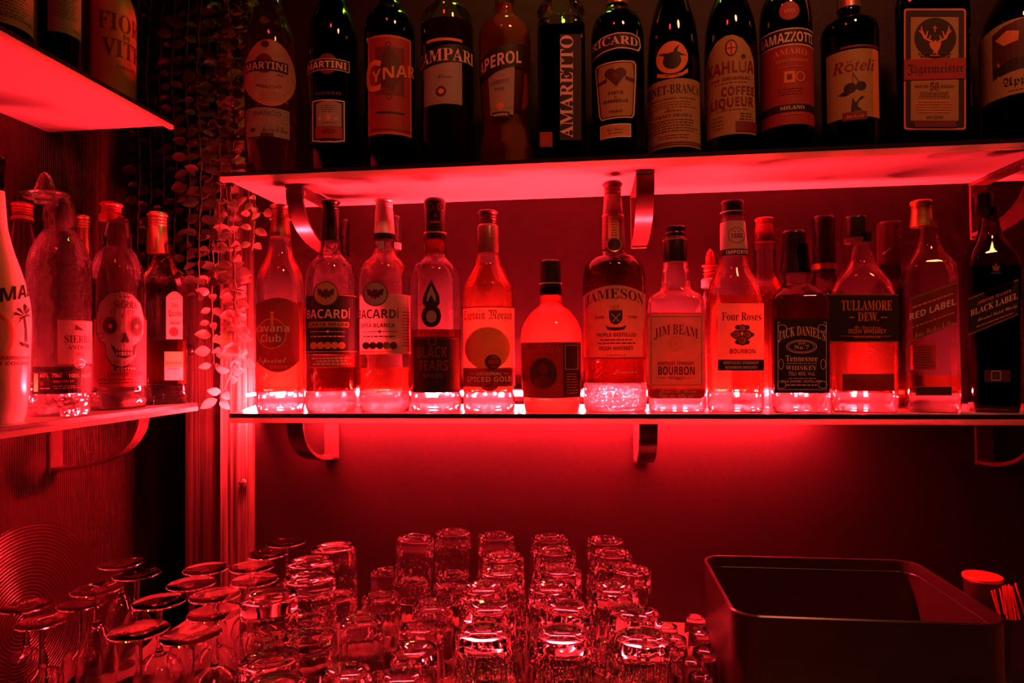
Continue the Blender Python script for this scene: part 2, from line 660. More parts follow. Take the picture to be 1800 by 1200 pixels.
class Bottle:
    """a bottle standing at photo column px (taken at row py), distance y, on height z0"""

    def __init__(s, name, label, px, py, y, z0, group, sq=0.0, dr=1.0, turn=0.0, neck=None, cat='bottle'):
        p = at_y(px, py, y)
        s.px, s.py = px, py
        s.x, s.y, s.z0 = p.x, y, z0
        s.dc = math.hypot(p.x, y)
        s.face = math.atan2(-p.x, y)
        s.rz = s.face + math.radians(turn)
        s.turn = turn
        s.sq, s.dr, s.neck = sq, dr, neck
        s.root = tag(empty(name, (p.x, y, z0), s.rz), label, cat, group)
        q0, q1 = proj((p.x, y, CAM.z)), proj((p.x + 0.01 * math.cos(s.face), y + 0.01 * math.sin(s.face), CAM.z))
        s.k = 0.01 / (q1[0] - q0[0])          # metres per pixel across
        s.prof = []
        s.glow = False

    def z(s, py, front=0.0):
        d = ray(s.px, py)
        return CAM.z + d.z * (s.dc - front) / math.hypot(d.x, d.y) - s.z0

    def rings(s, prof, scale=1.0, seg=48, c=8.0):
        """prof: (half width px, row px[, cut]) from the bottom up; row None = the foot"""
        foot = proj((s.x, s.y, s.z0))[1]
        pts = [(q[0], foot if q[1] is None else q[1]) + tuple(q[2:]) for q in prof]
        out = []
        for hw, yy in fillet(pts, c):
            a = max(hw * s.k * scale, 2e-4)
            z = max(0.0, s.z(yy))
            t = 0.0
            if s.sq:
                n0, n1 = s.neck
                t = min(1, max(0, (yy - n0) / (n1 - n0)))      # 0 in the neck, 1 in the body
                t = t * t * (3 - 2 * t)
            n = 2 + (s.sq - 2) * t if s.sq else 2
            b = a * (1 + (s.dr - 1) * t)
            r = []
            for i in range(seg):
                th = 2 * PI * (i + 0.5) / seg
                cs, sn = math.cos(th), math.sin(th)
                q = (abs(cs / a) ** n + abs(sn / b) ** n) ** (-1 / n)
                r.append((q * cs, q * sn, z))
            out.append((z, a, b, r))
        return out

    def body(s, prof, mat, part='bottle_glass', c=8.0, seg=48):
        rg = s.rings(prof, c=c, seg=seg)
        s.prof = [(z, a, b) for z, a, b, r in rg]
        bm = bmesh.new()
        add_rings(bm, [r for z, a, b, r in rg])
        s.main = prof
        s.glow = mat == 'clear_glass' and abs(s.z0 - 1.4204) < 0.02
        return obj(part, bm, mat, s.root, 40)

    def fill(s, level, mat, scale=0.92, base=36, base_mat='glow_puck_glass'):
        """the liquid inside, up to photo row level; clear bottles get an added milky puck under it that brightens the foot"""
        foot = proj((s.x, s.y, s.z0))[1]
        up = 7
        if s.glow:
            up = base
            hw = s.main[1][0]
            bm = bmesh.new()
            add_rings(bm, [r for z, a, b, r in s.rings([(hw * 0.9, foot - 2, 0), (hw * 0.97, foot - 6, 0), (hw * 0.97, foot - base + 6, 0), (hw * 0.9, foot - base + 2, 0)], 0.95)])
            obj('glow_puck', bm, base_mat, s.root, 40)
        pts = [(q[0], foot - up if q[1] is None else min(q[1], foot - up)) for q in s.main]
        pts = fillet(pts, 8)
        cut, last = [], None
        for q in pts:
            if q[1] <= level:
                if last:
                    t = (last[1] - level) / max(1e-6, last[1] - q[1])
                    cut.append((last[0] + (q[0] - last[0]) * t, level))
                break
            if not last or q[1] < last[1] - 0.05:
                cut.append(q)
                last = q
        bm = bmesh.new()
        add_rings(bm, [r for z, a, b, r in s.rings([q + (0,) for q in cut], scale)])
        return obj('liquid', bm, mat, s.root, 40)

    def cap(s, prof, mat, part='cap', c=2.0, ridges=None, dx=0.0):
        if ridges:
            y0, y1, n = ridges
            hw = prof[0][0]
            new = []
            for q in prof:
                new.append(q)
            for i in range(n):
                ya = y0 + (y1 - y0) * (i + 0.2) / n
                yb = y0 + (y1 - y0) * (i + 0.5) / n
                yc = y0 + (y1 - y0) * (i + 0.8) / n
                w = min(q[0] for q in prof if q[0] > 3)
                new += [(w + .3, ya, 0), (w - 1.1, yb, 0.6), (w + .3, yc, 0)]
            prof = sorted(new, key=lambda q: -q[1])
        rg = []
        keep = (s.sq,)
        s.sq = 0
        for z, a, b, r in s.rings(prof, c=c, seg=36):
            rg.append([(x + dx * s.k, y_, zz) for x, y_, zz in r])
        s.sq = keep[0]
        bm = bmesh.new()
        add_rings(bm, rg)
        return obj(part, bm, mat, s.root, 35)

    def radius(s, z):
        pr = s.prof
        if z <= pr[0][0]:
            return pr[0][1], pr[0][2]
        for (za, aa, ba), (zb, ab, bb) in zip(pr, pr[1:]):
            if za <= z <= zb and zb > za:
                t = (z - za) / (zb - za)
                return aa + (ab - aa) * t, ba + (bb - ba) * t
        return pr[-1][1], pr[-1][2]

    def label(s, part, elems, flat=False, vc=False, lift=0.0003, at=None, parent=None):
        """prints elems (photo pixels) on the bottle wall; flat = on the flat front face"""
        ys = [v[1] for e in elems[:1] for v in e[0]]
        ym = at if at else (min(ys) + max(ys)) / 2
        a0, b0 = s.radius(s.z(ym, s.k * 40))
        if not flat:
            zs = [s.z(v, a0) for v in (min(ys), max(ys), ym, (min(ys) + ym) / 2, (max(ys) + ym) / 2)]
            rs_ = [s.radius(q)[0] for q in zs]
            vc = vc or max(rs_) - min(rs_) > 0.00012
        mats, bm = [], bmesh.new()
        ca, sa = math.cos(s.rz), math.sin(s.rz)
        if not flat:
            tab = []
            for i in range(-86, 87):
                al = math.radians(i)
                lx, ly = a0 * math.sin(al), -a0 * math.cos(al)
                tab.append((proj((s.x + lx * ca - ly * sa, s.y + lx * sa + ly * ca, s.z0 + s.z(ym)))[0], al))

            def alpha(x):
                if x <= tab[0][0]:
                    return tab[0][1]
                for (xa, aa), (xb, ab) in zip(tab, tab[1:]):
                    if x <= xb:
                        return aa + (ab - aa) * (x - xa) / max(1e-9, xb - xa)
                return tab[-1][1]

            def column(al):
                i = min(171, max(0, int(math.degrees(al) + 86)))
                return tab[i][0]
        for li, (vs, fs, mat, span) in enumerate(elems):
            if mat not in mats:
                mats.append(mat)
            eb = bmesh.new()
            bv = [eb.verts.new((x, y, 0)) for x, y in vs]
            for f in fs:
                try:
                    eb.faces.new([bv[i] for i in f])
                except ValueError:
                    pass
            x0, x1 = min(v[0] for v in vs), max(v[0] for v in vs)
            y0, y1 = min(v[1] for v in vs), max(v[1] for v in vs)
            cuts = []
            if not flat:
                for i in range(-80, 81, 8):
                    c = column(math.radians(i))
                    if x0 < c < x1:
                        cuts.append(((c, 0, 0), (1, 0, 0)))
            if vc:
                yy = math.ceil(y0 / 6) * 6
                while yy < y1:
                    cuts.append(((0, yy, 0), (0, 1, 0)))
                    yy += 6
            for co, no in cuts:
                bmesh.ops.bisect_plane(eb, geom=eb.verts[:] + eb.edges[:] + eb.faces[:], plane_co=co, plane_no=no, dist=1e-5)
            off = lift + 0.00006 * li
            if span and not flat:
                aa, ab = alpha(span[0]), alpha(span[1])
            new = {}
            for v in eb.verts:
                x, y = v.co.x, v.co.y
                if flat:
                    d = ray(x, y)
                    lx, ly = d.x * ca + d.y * sa, -d.x * sa + d.y * ca
                    ox, oy = -s.x * ca - s.y * sa, s.x * sa - s.y * ca
                    t = (-b0 - off - oy) / ly
                    new[v] = bm.verts.new((ox + lx * t, -b0 - off, CAM.z + d.z * t - s.z0))
                else:
                    z = s.z(y, a0)
                    al = aa + (ab - aa) * (x - span[0]) / (span[1] - span[0]) if span else alpha(x)
                    ra, rb = s.radius(z)
                    rr = ra + off
                    sn = max(-0.998, min(0.998, a0 * math.sin(al) / ra)) if vc else math.sin(al)
                    new[v] = bm.verts.new((rr * sn, -rr * math.sqrt(1 - sn * sn), z))
            mi = mats.index(mat)
            for f in eb.faces:
                g = bm.faces.new([new[v] for v in f.verts])
                g.material_index = mi
                if g.calc_area() > 0:
                    g.normal_update()
                    ce = g.calc_center_median()
                    if g.normal.dot(Vector((ce.x, ce.y - (0.2 if flat else 0), 0))) < 0:
                        g.normal_flip()
            eb.free()
        return obj(part, bm, mats, parent or s.root, 0)

# ------------------------------------------------------------------ the setting
YF, YU, YW = 0.900, 0.890, 1.092              # front edges of the two back-wall shelves, the wall itself
ZM = at_y(700, 727.5, YF).z                   # top of the lit shelf
ZU = at_y(1050, 275, YU).z                    # top of the upper shelf
TH = 0.0065
XR = 1.35
XS = at_y(403, 730, YF).x                     # left end of the shelves
XPR = at_y(446, 740, 1.08).x                  # right edge of the wooden post
XPM = at_y(374, 700, 1.08).x
XPL = at_y(318, 700, 1.10).x
XLS = at_y(347, 713, 1.035).x                 # front edge of the left-hand shelf
XLW = XLS - 0.215                             # left wall
ZC = CAM.z - 0.423                            # bar counter

tag(obj('wall_back', box_bm(XPR - 0.004, YW, ZC - 0.1, XR + 0.4, YW + 0.02, 2.5), 'wall_paint'), kind='structure')
tag(obj('wall_left', box_bm(XLW - 0.02, 0.25, ZC - 0.1, XLW, 1.5, 2.5), 'ribbed_sheet'), kind='structure')
tag(obj('wall_rear', box_bm(XLW - 0.02, 1.5, ZC - 0.1, XPR + 0.1, 1.52, 2.5), 'dark_wall'), kind='structure')
tag(obj('trim_1', box_bm(XPR - 0.006, YW + 0.02, ZC - 0.1, XPR, 1.5, 2.5), 'dark_wall'), kind='structure')

ct = tag(empty('bar_counter', (0.2, 0.8, ZC)), 'dark glossy bar counter carrying the upturned glasses', 'counter')
obj('worktop', box_bm(XLW - 0.2 + 0.2 + 0.001, -0.38, -0.03, XR + 0.15, YW - 0.8 - 0.001, 0, 0.002), 'counter_steel', ct)

# wooden post in the corner
pt = tag(empty('wooden_post', ((XPL + XPR) / 2, 1.09, ZC)), 'rough timber corner post with the leafy vine hanging over it', 'post')
mx = (XPL + XPR) / 2


def board(x0, x1, y0, y1, z1, mat, par):
    bm = box_bm(x0 - mx, y0 - 1.09, 0.0, x1 - mx, y1 - 1.09, z1, 0.0015, 1)
    return obj('board', bm, mat, par)


zt = at_y(350, 491, 1.10).z - ZC
xg = at_y(424, 740, 1.078).x
board(XPL, XPM - 0.0008, 1.112, 1.145, zt, 'post_wood_shaded', pt)
board(XPM + 0.0008, xg - 0.001, 1.100, 1.145, 1.02, 'post_wood', pt)
board(xg + 0.001, XPR - 0.0065, 1.097, 1.145, 1.02, 'post_wood', pt)
tp = obj('ledge', box_bm(XPL - mx - 0.004, -0.01, zt + 0.0005, XPM - mx + 0.004, 0.05, zt + 0.012, 0.002), 'post_wood_shaded', pt)
sp = at_y(428, 848, 1.097)
scr = tag(empty('screw_eye', sp), 'round screw head in the timber post below the shelf', 'screw')
hd = lathe_bm(fillet([(0.0001, 0), (0.0075, 0), (0.0075, 0.003), (0.004, 0.006), (0.0001, 0.0065)], 0.001), 20)
bmesh.ops.rotate(hd, verts=hd.verts, matrix=Matrix.Rotation(PI / 2, 3, 'X'))
obj('screw_head', hd, 'screw_metal', scr)
sl = box_bm(-0.0055, -0.0072, -0.0006, 0.0055, -0.0063, 0.0006)
obj('slot', sl, 'black_cap', scr)
sp2 = at_y(335, 615, 1.112)
kn = lathe_bm(fillet([(0.0001, 0), (0.009, 0), (0.009, 0.004), (0.006, 0.008), (0.0001, 0.0085)], 0.0015), 20)
bmesh.ops.rotate(kn, verts=kn.verts, matrix=Matrix.Rotation(PI / 2, 3, 'X'))
k_ = obj('bolt', kn, 'black_cap')
k_.location = sp2
tag(k_, 'dark round bolt head on the shaded board of the post', 'bolt')


def shelf(name, label, x0, x1, y0, y1, z, along='x', slant=0.0):
    """board with a black front face and a pale lip under its front edge"""
    cx, cyy = (x0 + x1) / 2, (y0 + y1) / 2
    r = tag(empty(name, (cx, cyy, z)), label, 'shelf')
    hx, hy = (x1 - x0) / 2, (y1 - y0) / 2
    if along == 'x':
        bm = box_bm(-hx, -hy + 0.0015, -TH, hx, hy, 0, 0.0006, 1)
        for v in bm.verts:                   # the left end may run out towards the post
            if v.co.x < 0 and v.co.y > 0:
                v.co.x -= slant
        obj('board', bm, 'white_board', r)
        obj('edge_trim', box_bm(-hx, -hy, -0.0055, hx, -hy + 0.0014, 0.0003), 'black_cap', r)
        obj('lip', box_bm(-hx - 0.0008, -hy - 0.0015, -0.0128, hx, -hy + 0.006, -0.0056, 0.0012), 'shelf_edge', r)
    else:
        obj('board', box_bm(-hx, -hy, -TH, hx - 0.0015, hy, 0, 0.0006, 1), 'white_board', r)
        obj('edge_trim', box_bm(hx - 0.0014, -hy, -0.0055, hx, hy, 0.0003), 'black_cap', r)
        obj('lip', box_bm(hx - 0.006, -hy, -0.0128, hx + 0.0015, hy + 0.0008, -0.0056, 0.0012), 'shelf_edge', r)
    return r


shelf('wall_shelf', 'long lit shelf carrying the spirit bottles on the back wall', XS, XR, YF, YW - 0.001, ZM, slant=XS - XPR - 0.003)
XSU = at_y(388, 310, YU).x
shelf('wall_shelf', 'long upper shelf with pale underside carrying the dark liqueur bottles', XSU, XR, YU, YW - 0.001, ZU)
ZL = at_y(347, 708, 1.035).z
shelf('corner_shelf', 'short lit shelf on the left wall carrying tequila bottles', XLW + 0.001, XLS, 0.30, 1.035, ZL, 'y')
XLU = XLS
pu = at_x(304, 223, XLU)
ZLU, YLU = pu.z + TH + 0.002, pu.y
XLU = pu.x
shelf('corner_shelf', 'upper shelf on the left wall carrying wine bottles and a pale jug', XLW + 0.001, XLU, 0.30, YLU, ZLU, 'y')


def bracket(label, x, z, y1, depth=0.150, h=0.086, rz=0.0, loc=None):
    r = tag(empty('shelf_bracket', loc or (x, y1, z), rz), label, 'bracket', 'curved shelf brackets')
    w = 0.0125
    obj('arm', box_bm(-w, -depth, -0.005, w, 0, -0.0005, 0.001, 1), 'painted_metal', r)
    obj('wall_plate', box_bm(-w, -0.006, -h, w, -0.001, -0.0055, 0.001, 1), 'painted_metal', r)
    bm = bmesh.new()
    pr = []
    n = 18
    for i in range(n + 1):
        t = i / n * PI / 2
        yy = -0.006 - (depth - 0.012) * math.cos(t) ** 0.9
        zz = -0.0055 - (h - 0.012) * math.sin(t) ** 0.9
        pr.append((yy, zz))
    rings = []
    for i, (yy, zz) in enumerate(pr):
        a, b = pr[max(0, i - 1)], pr[min(n, i + 1)]
        d = Vector((b[0] - a[0], b[1] - a[1])).normalized()
        nx, nz = -d.y * 0.0025, d.x * 0.0025
        rings.append([(-w, yy + nx, zz + nz), (w, yy + nx, zz + nz), (w, yy - nx, zz - nz), (-w, yy - nx, zz - nz)])
    add_rings(bm, rings)
    obj('brace', bm, 'painted_metal', r, 40)
    for dy in (-depth * 0.75,):
        s_ = lathe_bm([(0.0001, -0.0085), (0.003, -0.008), (0.004, -0.005)], 12)
        bmesh.ops.translate(s_, verts=s_.verts, vec=(0, dy, 0))
        obj('screw', s_, 'screw_metal', r)
    return r


ub = TH + 0.0002
for px, lab in ((585, 'left'), (1127, 'middle'), (1727, 'right')):
    bx = at_y(px, 790, YW).x
    w2 = {'left': 'nearest the timber post', 'middle': 'behind the tall whiskey bottle', 'right': 'behind the square dark bottle at the far end'}[lab]
    bracket('curved metal bracket under the upper shelf ' + w2, bx, ZU - ub, YW - 0.001)
    w3 = {'left': 'nearest the timber post', 'middle': 'above the glasses', 'right': 'in the dark above the black bin'}[lab]
    bracket('curved metal bracket under the lit shelf ' + w3, bx, ZM - ub, YW - 0.001)
pb = at_x(262, 735, XLW + 0.15)
bracket('curved metal bracket under the lit left wall shelf', 0, 0, 0, 0.16, 0.10, PI / 2, (XLW + 0.001, 0.985, ZL - ub))
bracket('curved metal bracket under the upper left wall shelf', 0, 0, 0, 0.16, 0.10, PI / 2, (XLW + 0.001, 0.42, ZLU - ub))


# LED strips
def led_strip(label, p0, p1, n, face, back, mat='led_red', turned=()):
    """tape with n red diodes, facing along face"""
    p0, p1 = Vector(p0), Vector(p1)
    r = tag(empty('light_strip', p0), label, 'light strip')
    d = (p1 - p0)
    L = d.length
    ax = d.normalized()
    f = Vector(face)
    up = Vector((0, 0, 1))
    bm = bmesh.new()
    a, b = f * -0.0015, f * 0.0
    rings = [[tuple(o + a - up * 0.005), tuple(o + b - up * 0.005), tuple(o + b + up * 0.005), tuple(o + a + up * 0.005)] for o in (Vector((0, 0, 0)), d)]
    add_rings(bm, rings)
    bmesh.ops.recalc_face_normals(bm, faces=bm.faces)
    obj('tape', bm, 'tape_white', r, 0)
    ch = bmesh.new()
    rings = [[tuple(o - f * 0.0015 - up * 0.007), tuple(o - f * back - up * 0.007), tuple(o - f * back + up * 0.007), tuple(o - f * 0.0015 + up * 0.007)] for o in (Vector((0, 0, 0)), d)]
    add_rings(ch, rings)
    bmesh.ops.recalc_face_normals(ch, faces=ch.faces)
    obj('channel', ch, 'screw_metal', r, 0)
    cb = bmesh.new()
    s = 0.0024
    u = ax * s
    rings = [[tuple(-u - up * s), tuple(u - up * s), tuple(u + up * s), tuple(-u + up * s)], [tuple(-u + f * 0.0018 - up * s), tuple(u + f * 0.0018 - up * s), tuple(u + f * 0.0018 + up * s), tuple(-u + f * 0.0018 + up * s)]]
    add_rings(cb, rings)
    bmesh.ops.recalc_face_normals(cb, faces=cb.faces)
    first = obj('diode', cb, mat, r, 0)
    for i in range(n):
        o = first if i == 0 else link(first.copy())
        o.parent = r
        o.location = ax * (L * (i + 0.5) / n) + f * 0.0001
    for q in turned:                         # extra diodes added off the tape to light the post, facing sideways
        o = link(first.copy())
        o.parent = r
        o.location = q
        o.rotation_euler = (0, 0, -PI / 2)
    return r


zled = at_y(915, 690, YW - 0.004).z
led_strip('red light strip on the back wall behind the lit row of bottles', (XPR + 0.011, YW - 0.016, zled), (at_y(1600, 700, YW).x, YW - 0.016, zled), 66, (0, -1, 0), 0.0155, turned=tuple((-0.001, -0.006 - 0.007 * q, 0) for q in range(5)))
led_strip('red light strip on the left wall behind the tequila bottles', (XLW + 0.012, 0.45, ZL + 0.022), (XLW + 0.012, 1.03, ZL + 0.022), 28, (1, 0, 0), 0.0115, 'led_red_left')
us = tag(empty('light_strip', (0, 1.055, ZM - TH - 0.0005)), 'red light strip fixed under the lit shelf above the glasses', 'light strip')
obj('tape', box_bm(XS + 0.03, -0.006, -0.002, 0.34, 0.006, 0), 'tape_white', us)
obj('diffuser', box_bm(XS + 0.03, -0.004, -0.005, 0.34, 0.004, -0.0021), 'led_red_under', us)

ul = tag(empty('light_strip', (XLW + 0.035, 0, ZL - TH - 0.0005)), 'red light strip fixed under the lit left wall shelf', 'light strip')
obj('tape', box_bm(-0.006, 0.5, -0.002, 0.006, 0.95, 0), 'tape_white', ul)
obj('diffuser', box_bm(-0.004, 0.5, -0.005, 0.004, 0.95, -0.0021), 'led_red_low', ul)

# ------------------------------------------------------------------ bottles on the lit shelf
G1 = 'spirit bottles in front on the lit shelf'
YB = 0.952


def skirt(b, y0, y1, mat, hw, part='neck_band'):
    return b.cap([(hw, y0), (hw, y1)], mat, part, c=0)


# amber rum with the dark oval label
b = Bottle('rum_bottle', 'clear rum bottle with copper cap and dark rounded label, first beside the timber post', 493, 600, YB, ZM, G1)
b.body([(40, None), (43, 712, 4), (43, 505, 30), (39, 478, 14), (22, 448, 14), (19, 425), (18.5, 410, 0)], 'clear_glass')
b.fill(532, 'amber_spirit')
b.cap([(18.6, 417), (18.6, 362, 3), (15, 360.5, 1)], 'copper_cap', ridges=(366, 378, 3))
skirt(b, 386, 384, 'gold_foil', 19.2)
b.label('front_label', [ARCH(450.5, 536, 526, 634, 13, 'dark_red_paper', 20), RING(478, 586, 26, 27, 2, 'orange_ink'), E(478, 587, 23, 23, 'red_paper'),
                        R(476, 553, 481, 572, 'orange_ink', 2), E(478.5, 550, 4, 3, 'orange_ink'),
                        T('Havana', 451, 508, 583, 13, 'pale_ink'), T('Club', 459, 494, 601, 13, 'pale_ink'),
                        T('Especial', 455, 503, 637, 9, 'pale_ink', 'sc'), LINES(470, 642, 510, 648, 2, 'orange_ink')])

# two bat-emblem rums
for (cx, lab, cap, pap, ink, sub) in ((582, 'clear rum bottle with black cap and black bat-emblem label, second on the lit shelf', 'black_cap', 'black_ink', 'pale_ink', 'CARTA NEGRA'),
                                 (676.5, 'clear rum bottle with pale silvery cap and white bat-emblem label', 'silver_cap', 'white_paper', 'brown_ink', 'CARTA BLANCA')):
    o = cx - 582
    b = Bottle('rum_bottle', lab, cx, 600, YB, ZM, G1)
    b.body([(41, None), (45, 713, 5), (45, 488, 26), (38, 462, 16), (21, 448, 10), (17.5, 436), (17.5, 414, 0)], 'clear_glass')
    dark = pap == 'black_ink'
    b.fill(646, 'dark_spirit' if dark else 'amber_spirit')
    yc = 353 if dark else 350
    b.cap([(18.6, 425 if dark else 412), (18.4, yc + 3, 3), (15, yc, 1)], cap, ridges=(yc + 5, yc + 18, 3))
    if not dark:
        skirt(b, 422, 412.5, 'black_cap', 18.8)
        b.label('neck_seal', [R(664, 423, 675, 437, 'white_paper')], vc=True)
    L = [R(538 + o, 516, 627 + o, 622, pap), R(538 + o, 517, 627 + o, 518.5, 'orange_ink'), R(538 + o, 617, 627 + o, 618.5, 'orange_ink')]
    ex = 573 if dark else 660
    L += [E(ex, 516, 22, 22, 'brown_ink'), E(ex, 516, 20, 20, 'cream_paper' if dark else 'white_paper')]
    bat = [(0, -7), (3, -9), (4, -4), (9, -8), (15, -9), (13, 2), (9, 1), (7, 6), (3, 4), (0, 9)]
    bat = bat + [(-x, y) for x, y in bat[::-1][1:-1]]
    L += [P([(ex + x, 517 + y * 1.1) for x, y in bat], 'brown_ink')]
    L += [T('BACARDÍ', (540 if dark else 632), (615 if dark else 701), 559, 15.5, ink)]
    if dark:
        L += [R(543, 565, 613, 575, 'cream_paper'), T(sub, 545, 611, 573, 6, 'black_ink')]
    else:
        L += [T(sub, 634, 694, 575, 7, ink)]
    a, e = (546, 606) if dark else (638, 697)
    L += [R(a, 582, e, 583, ink), E((a + e) / 2, 582.5, 2.5, 2.5, ink), LINES(a, 588, e, 594, 1, ink, 2)]
    for k in range(5):
        L += [E(a + 6 + k * (e - a - 12) / 4, 607, 6.3, 6.3, 'orange_ink' if dark else ('gold_foil' if k == 3 else 'brown_ink'))]
    if not dark:
        L += [LINES(706, 545, 719, 610, 12, ink)]
    b.label('front_label', L)
    if dark:
        b.label('foot_label', [R(543, 624, 623, 645, 'red_paper'), LINES(548, 627, 620, 642, 3, 'pale_ink', 3)])

# black-drop rum
b = Bottle('rum_bottle', 'clear rum bottle with black skull cap, drop emblem and dark rum', 766, 600, YB, ZM, G1)
b.body([(42, None), (44.5, 714, 5), (44.5, 492, 26), (38, 468, 16), (21, 454, 8), (19, 446), (18.5, 412, 0)], 'clear_glass')
b.fill(580, 'dark_spirit')
b.cap([(19.5, 421), (19.3, 354, 4), (16, 350, 2)], 'black_cap')
skirt(b, 412, 409.5, 'copper_cap', 20)
skirt(b, 447, 424, 'amber_glass', 19.7, 'neck_label')
b.label('cap_print', [RING(756, 363, 6, 7, 1.5, 'red_ink'), RING(774, 363, 6, 7, 1.5, 'red_ink'), P([(765, 374), (768, 381), (762, 381)], 'red_ink'), R(757, 388, 773, 392, 'red_ink')], lift=0.0012, at=380)
drop = [(758, 490), (765, 505), (772, 520), (773, 533), (767, 541), (758, 544), (749, 541), (743, 533), (744, 520), (751, 505)]
drop2 = [(758 + (x - 758) * .55, 519 + (y - 519) * .6) for x, y in drop]
b.label('emblem', [P(drop, 'black_ink'), P(drop2, 'white_paper'), E(758, 555, 17, 20, 'black_ink'), P([(758, 518), (769, 540), (747, 540)], 'black_ink'), E(758, 556, 9, 11, 'white_paper')])
b.label('front_label', [R(727, 592, 806, 690, 'black_ink'), T('BLACK', 734, 786, 628, 19, 'red_ink'), T('TEARS', 736, 787, 651, 18, 'red_ink'), T('SPICED', 744, 778, 664, 7, 'red_ink'), LINES(750, 668, 772, 673, 1, 'red_ink'),
                        R(731, 594, 802, 595.5, 'red_ink'), E(760, 599, 8, 9, 'red_ink'), E(760, 600, 5, 6, 'black_ink')])

# spiced rum, pale label
b = Bottle('rum_bottle', 'clear rum bottle with brown cap and pale label showing a barrel before a sun disc', 859, 600, YB, ZM, G1)
b.body([(43, None), (45, 716, 4), (45, 508, 14), (43, 500, 10), (24, 468, 6), (22, 462), (18.5, 444), (18.5, 425, 0)], 'clear_glass')
b.fill(466, 'amber_spirit')
b.cap([(19, 445), (19, 399, 0), (18.3, 398, 0), (18.6, 373, 3), (15, 371, 1)], 'brown_cap', ridges=(376, 396, 4))
b.label('front_label', [R(815, 538, 904, 680, 'white_paper'), R(815, 538, 904, 540, 'red_ink'), E(857, 612, 40, 38, 'orange_ink'), E(857, 612, 38, 36, 'cream_paper'),
                        R(815, 646, 904, 680, 'dark_red_paper'), E(860, 681, 14, 6, 'dark_red_paper'), R(815, 646, 904, 647.5, 'cream_paper'),
                        E(866, 636, 14, 13, 'brown_ink'), E(868, 636, 10, 11, 'red_paper'), R(856, 630, 878, 632, 'brown_ink'), R(856, 640, 878, 642, 'brown_ink'),
                        T('Captain Morgan', 817, 899, 561, 17, 'brown_ink', 'fr'), T('ORIGINAL', 837, 881, 659.5, 5.5, 'pale_ink'), R(826, 656, 834, 657, 'pale_ink'), R(884, 656, 892, 657, 'pale_ink'),
                        T('SPICED GOLD', 822, 897, 671, 9, 'pale_ink')])

# frosted bulb bottle
b = Bottle('rum_bottle', 'squat frosted bulb-shaped rum bottle with black cap and dark portrait label', 969, 610, YB, ZM, G1)
b.body([(46, None), (48, 716, 5), (52, 680), (55, 600, 26), (52, 572, 16), (36, 548, 12), (21, 536, 6), (19.5, 525), (19, 505, 0)], 'frosted_glass')
b.cap([(19, 519), (19, 500, 0), (18.6, 498.5, 0), (18.6, 460, 3), (16, 457.5, 1)], 'black_cap')
skirt(b, 499.5, 498, 'silver_cap', 19.4)
b.label('front_label', [R(917, 601, 1021, 700, 'dark_red_paper'), FRAME(919, 603, 991, 698, 1.2, 'brown_ink'), T('DIPLOMATICO', 921, 985, 619, 7, 'red_paper', 'bf'), E(955, 656, 24, 28, 'brown_ink'), E(955, 648, 8, 10, 'red_ink'), E(955, 672, 16, 12, 'red_ink'),
                        R(991, 603, 1019, 698, 'brown_ink'), FRAME(993, 606, 1016, 650, 1.2, 'orange_ink'), LINES(994, 655, 1015, 694, 8, 'orange_ink')], vc=True)

# big whiskey bottle
b = Bottle('whiskey_bottle', 'tallest dark whiskey bottle with pale arched label, in the middle of the lit shelf', 1080, 600, YB + 0.008, ZM, G1)
b.body([(51, None), (55, 716, 5), (55, 486, 16), (51, 466, 14), (40, 454, 10), (22, 447, 4), (20.5, 440), (18.5, 392, 0)], 'clear_glass')
b.fill(451, 'dark_spirit', 0.92, 50, 'hammered_glass')
b.cap([(20.6, 441), (19, 384, 1), (18.3, 380, 0), (18.6, 324, 4), (15, 320, 2)], 'brown_cap', ridges=(328, 346, 3))
skirt(b, 381, 378, 'copper_cap', 19.4)
b.label('neck_label', [R(1069, 378, 1088, 420, 'cream_paper'), LINES(1074, 383, 1084, 416, 7, 'brown_ink'), E(1079, 430, 13, 13, 'black_ink'), RING(1079, 430, 13, 13, 2, 'copper_cap'), T('J', 1075, 1083, 436, 11, 'brown_ink', 'sc')], lift=0.0008, vc=True)
b.label('front_label', [ARCH(1026, 515, 1135, 630, 14, 'white_paper'), T('JAMESON', 1031, 1130, 536, 17, 'brown_ink', 'bf', arc=12),
                        P([(1071, 545), (1094, 545), (1094, 560), (1090, 567), (1082, 571), (1074, 567), (1071, 560)], 'brown_ink'), P([(1075, 540), (1078, 534), (1082, 538), (1086, 534), (1090, 540), (1090, 544), (1075, 544)], 'orange_ink'),
                        P([(1076, 550), (1089, 564), (1087, 566), (1074, 552)], 'white_paper'), P([(1089, 550), (1076, 564), (1078, 566), (1091, 552)], 'white_paper'),
                        P([(1064, 571), (1072, 575), (1092, 575), (1101, 571), (1097, 579), (1082, 581), (1068, 579)], 'brown_ink'), T('ESTD', 1046, 1062, 559.5, 4.5, 'brown_ink'), T('1780', 1104, 1119, 559.5, 4.5, 'brown_ink'),
                        T('TRIPLE DISTILLED', 1048, 1117, 591, 6, 'brown_ink'), LINES(1046, 594, 1120, 606, 2, 'brown_ink', 2), T('IRISH WHISKEY', 1053, 1112, 615, 6.5, 'brown_ink'), LINES(1064, 622, 1100, 626, 1, 'brown_ink'),
                        R(1026, 628, 1135, 630, 'red_ink')])
b.label('signature', [T('Jameson', 1078, 1119, 656, 6, 'pale_ink', 'sc')])
hb = b.rings([(55.6, 708, 0), (55.6, 670, 0)])
bm = bmesh.new()
add_rings(bm, [r for z, a, c_, r in hb])
obj('hammered_band', bm, 'hammered_glass', b.root, 40)

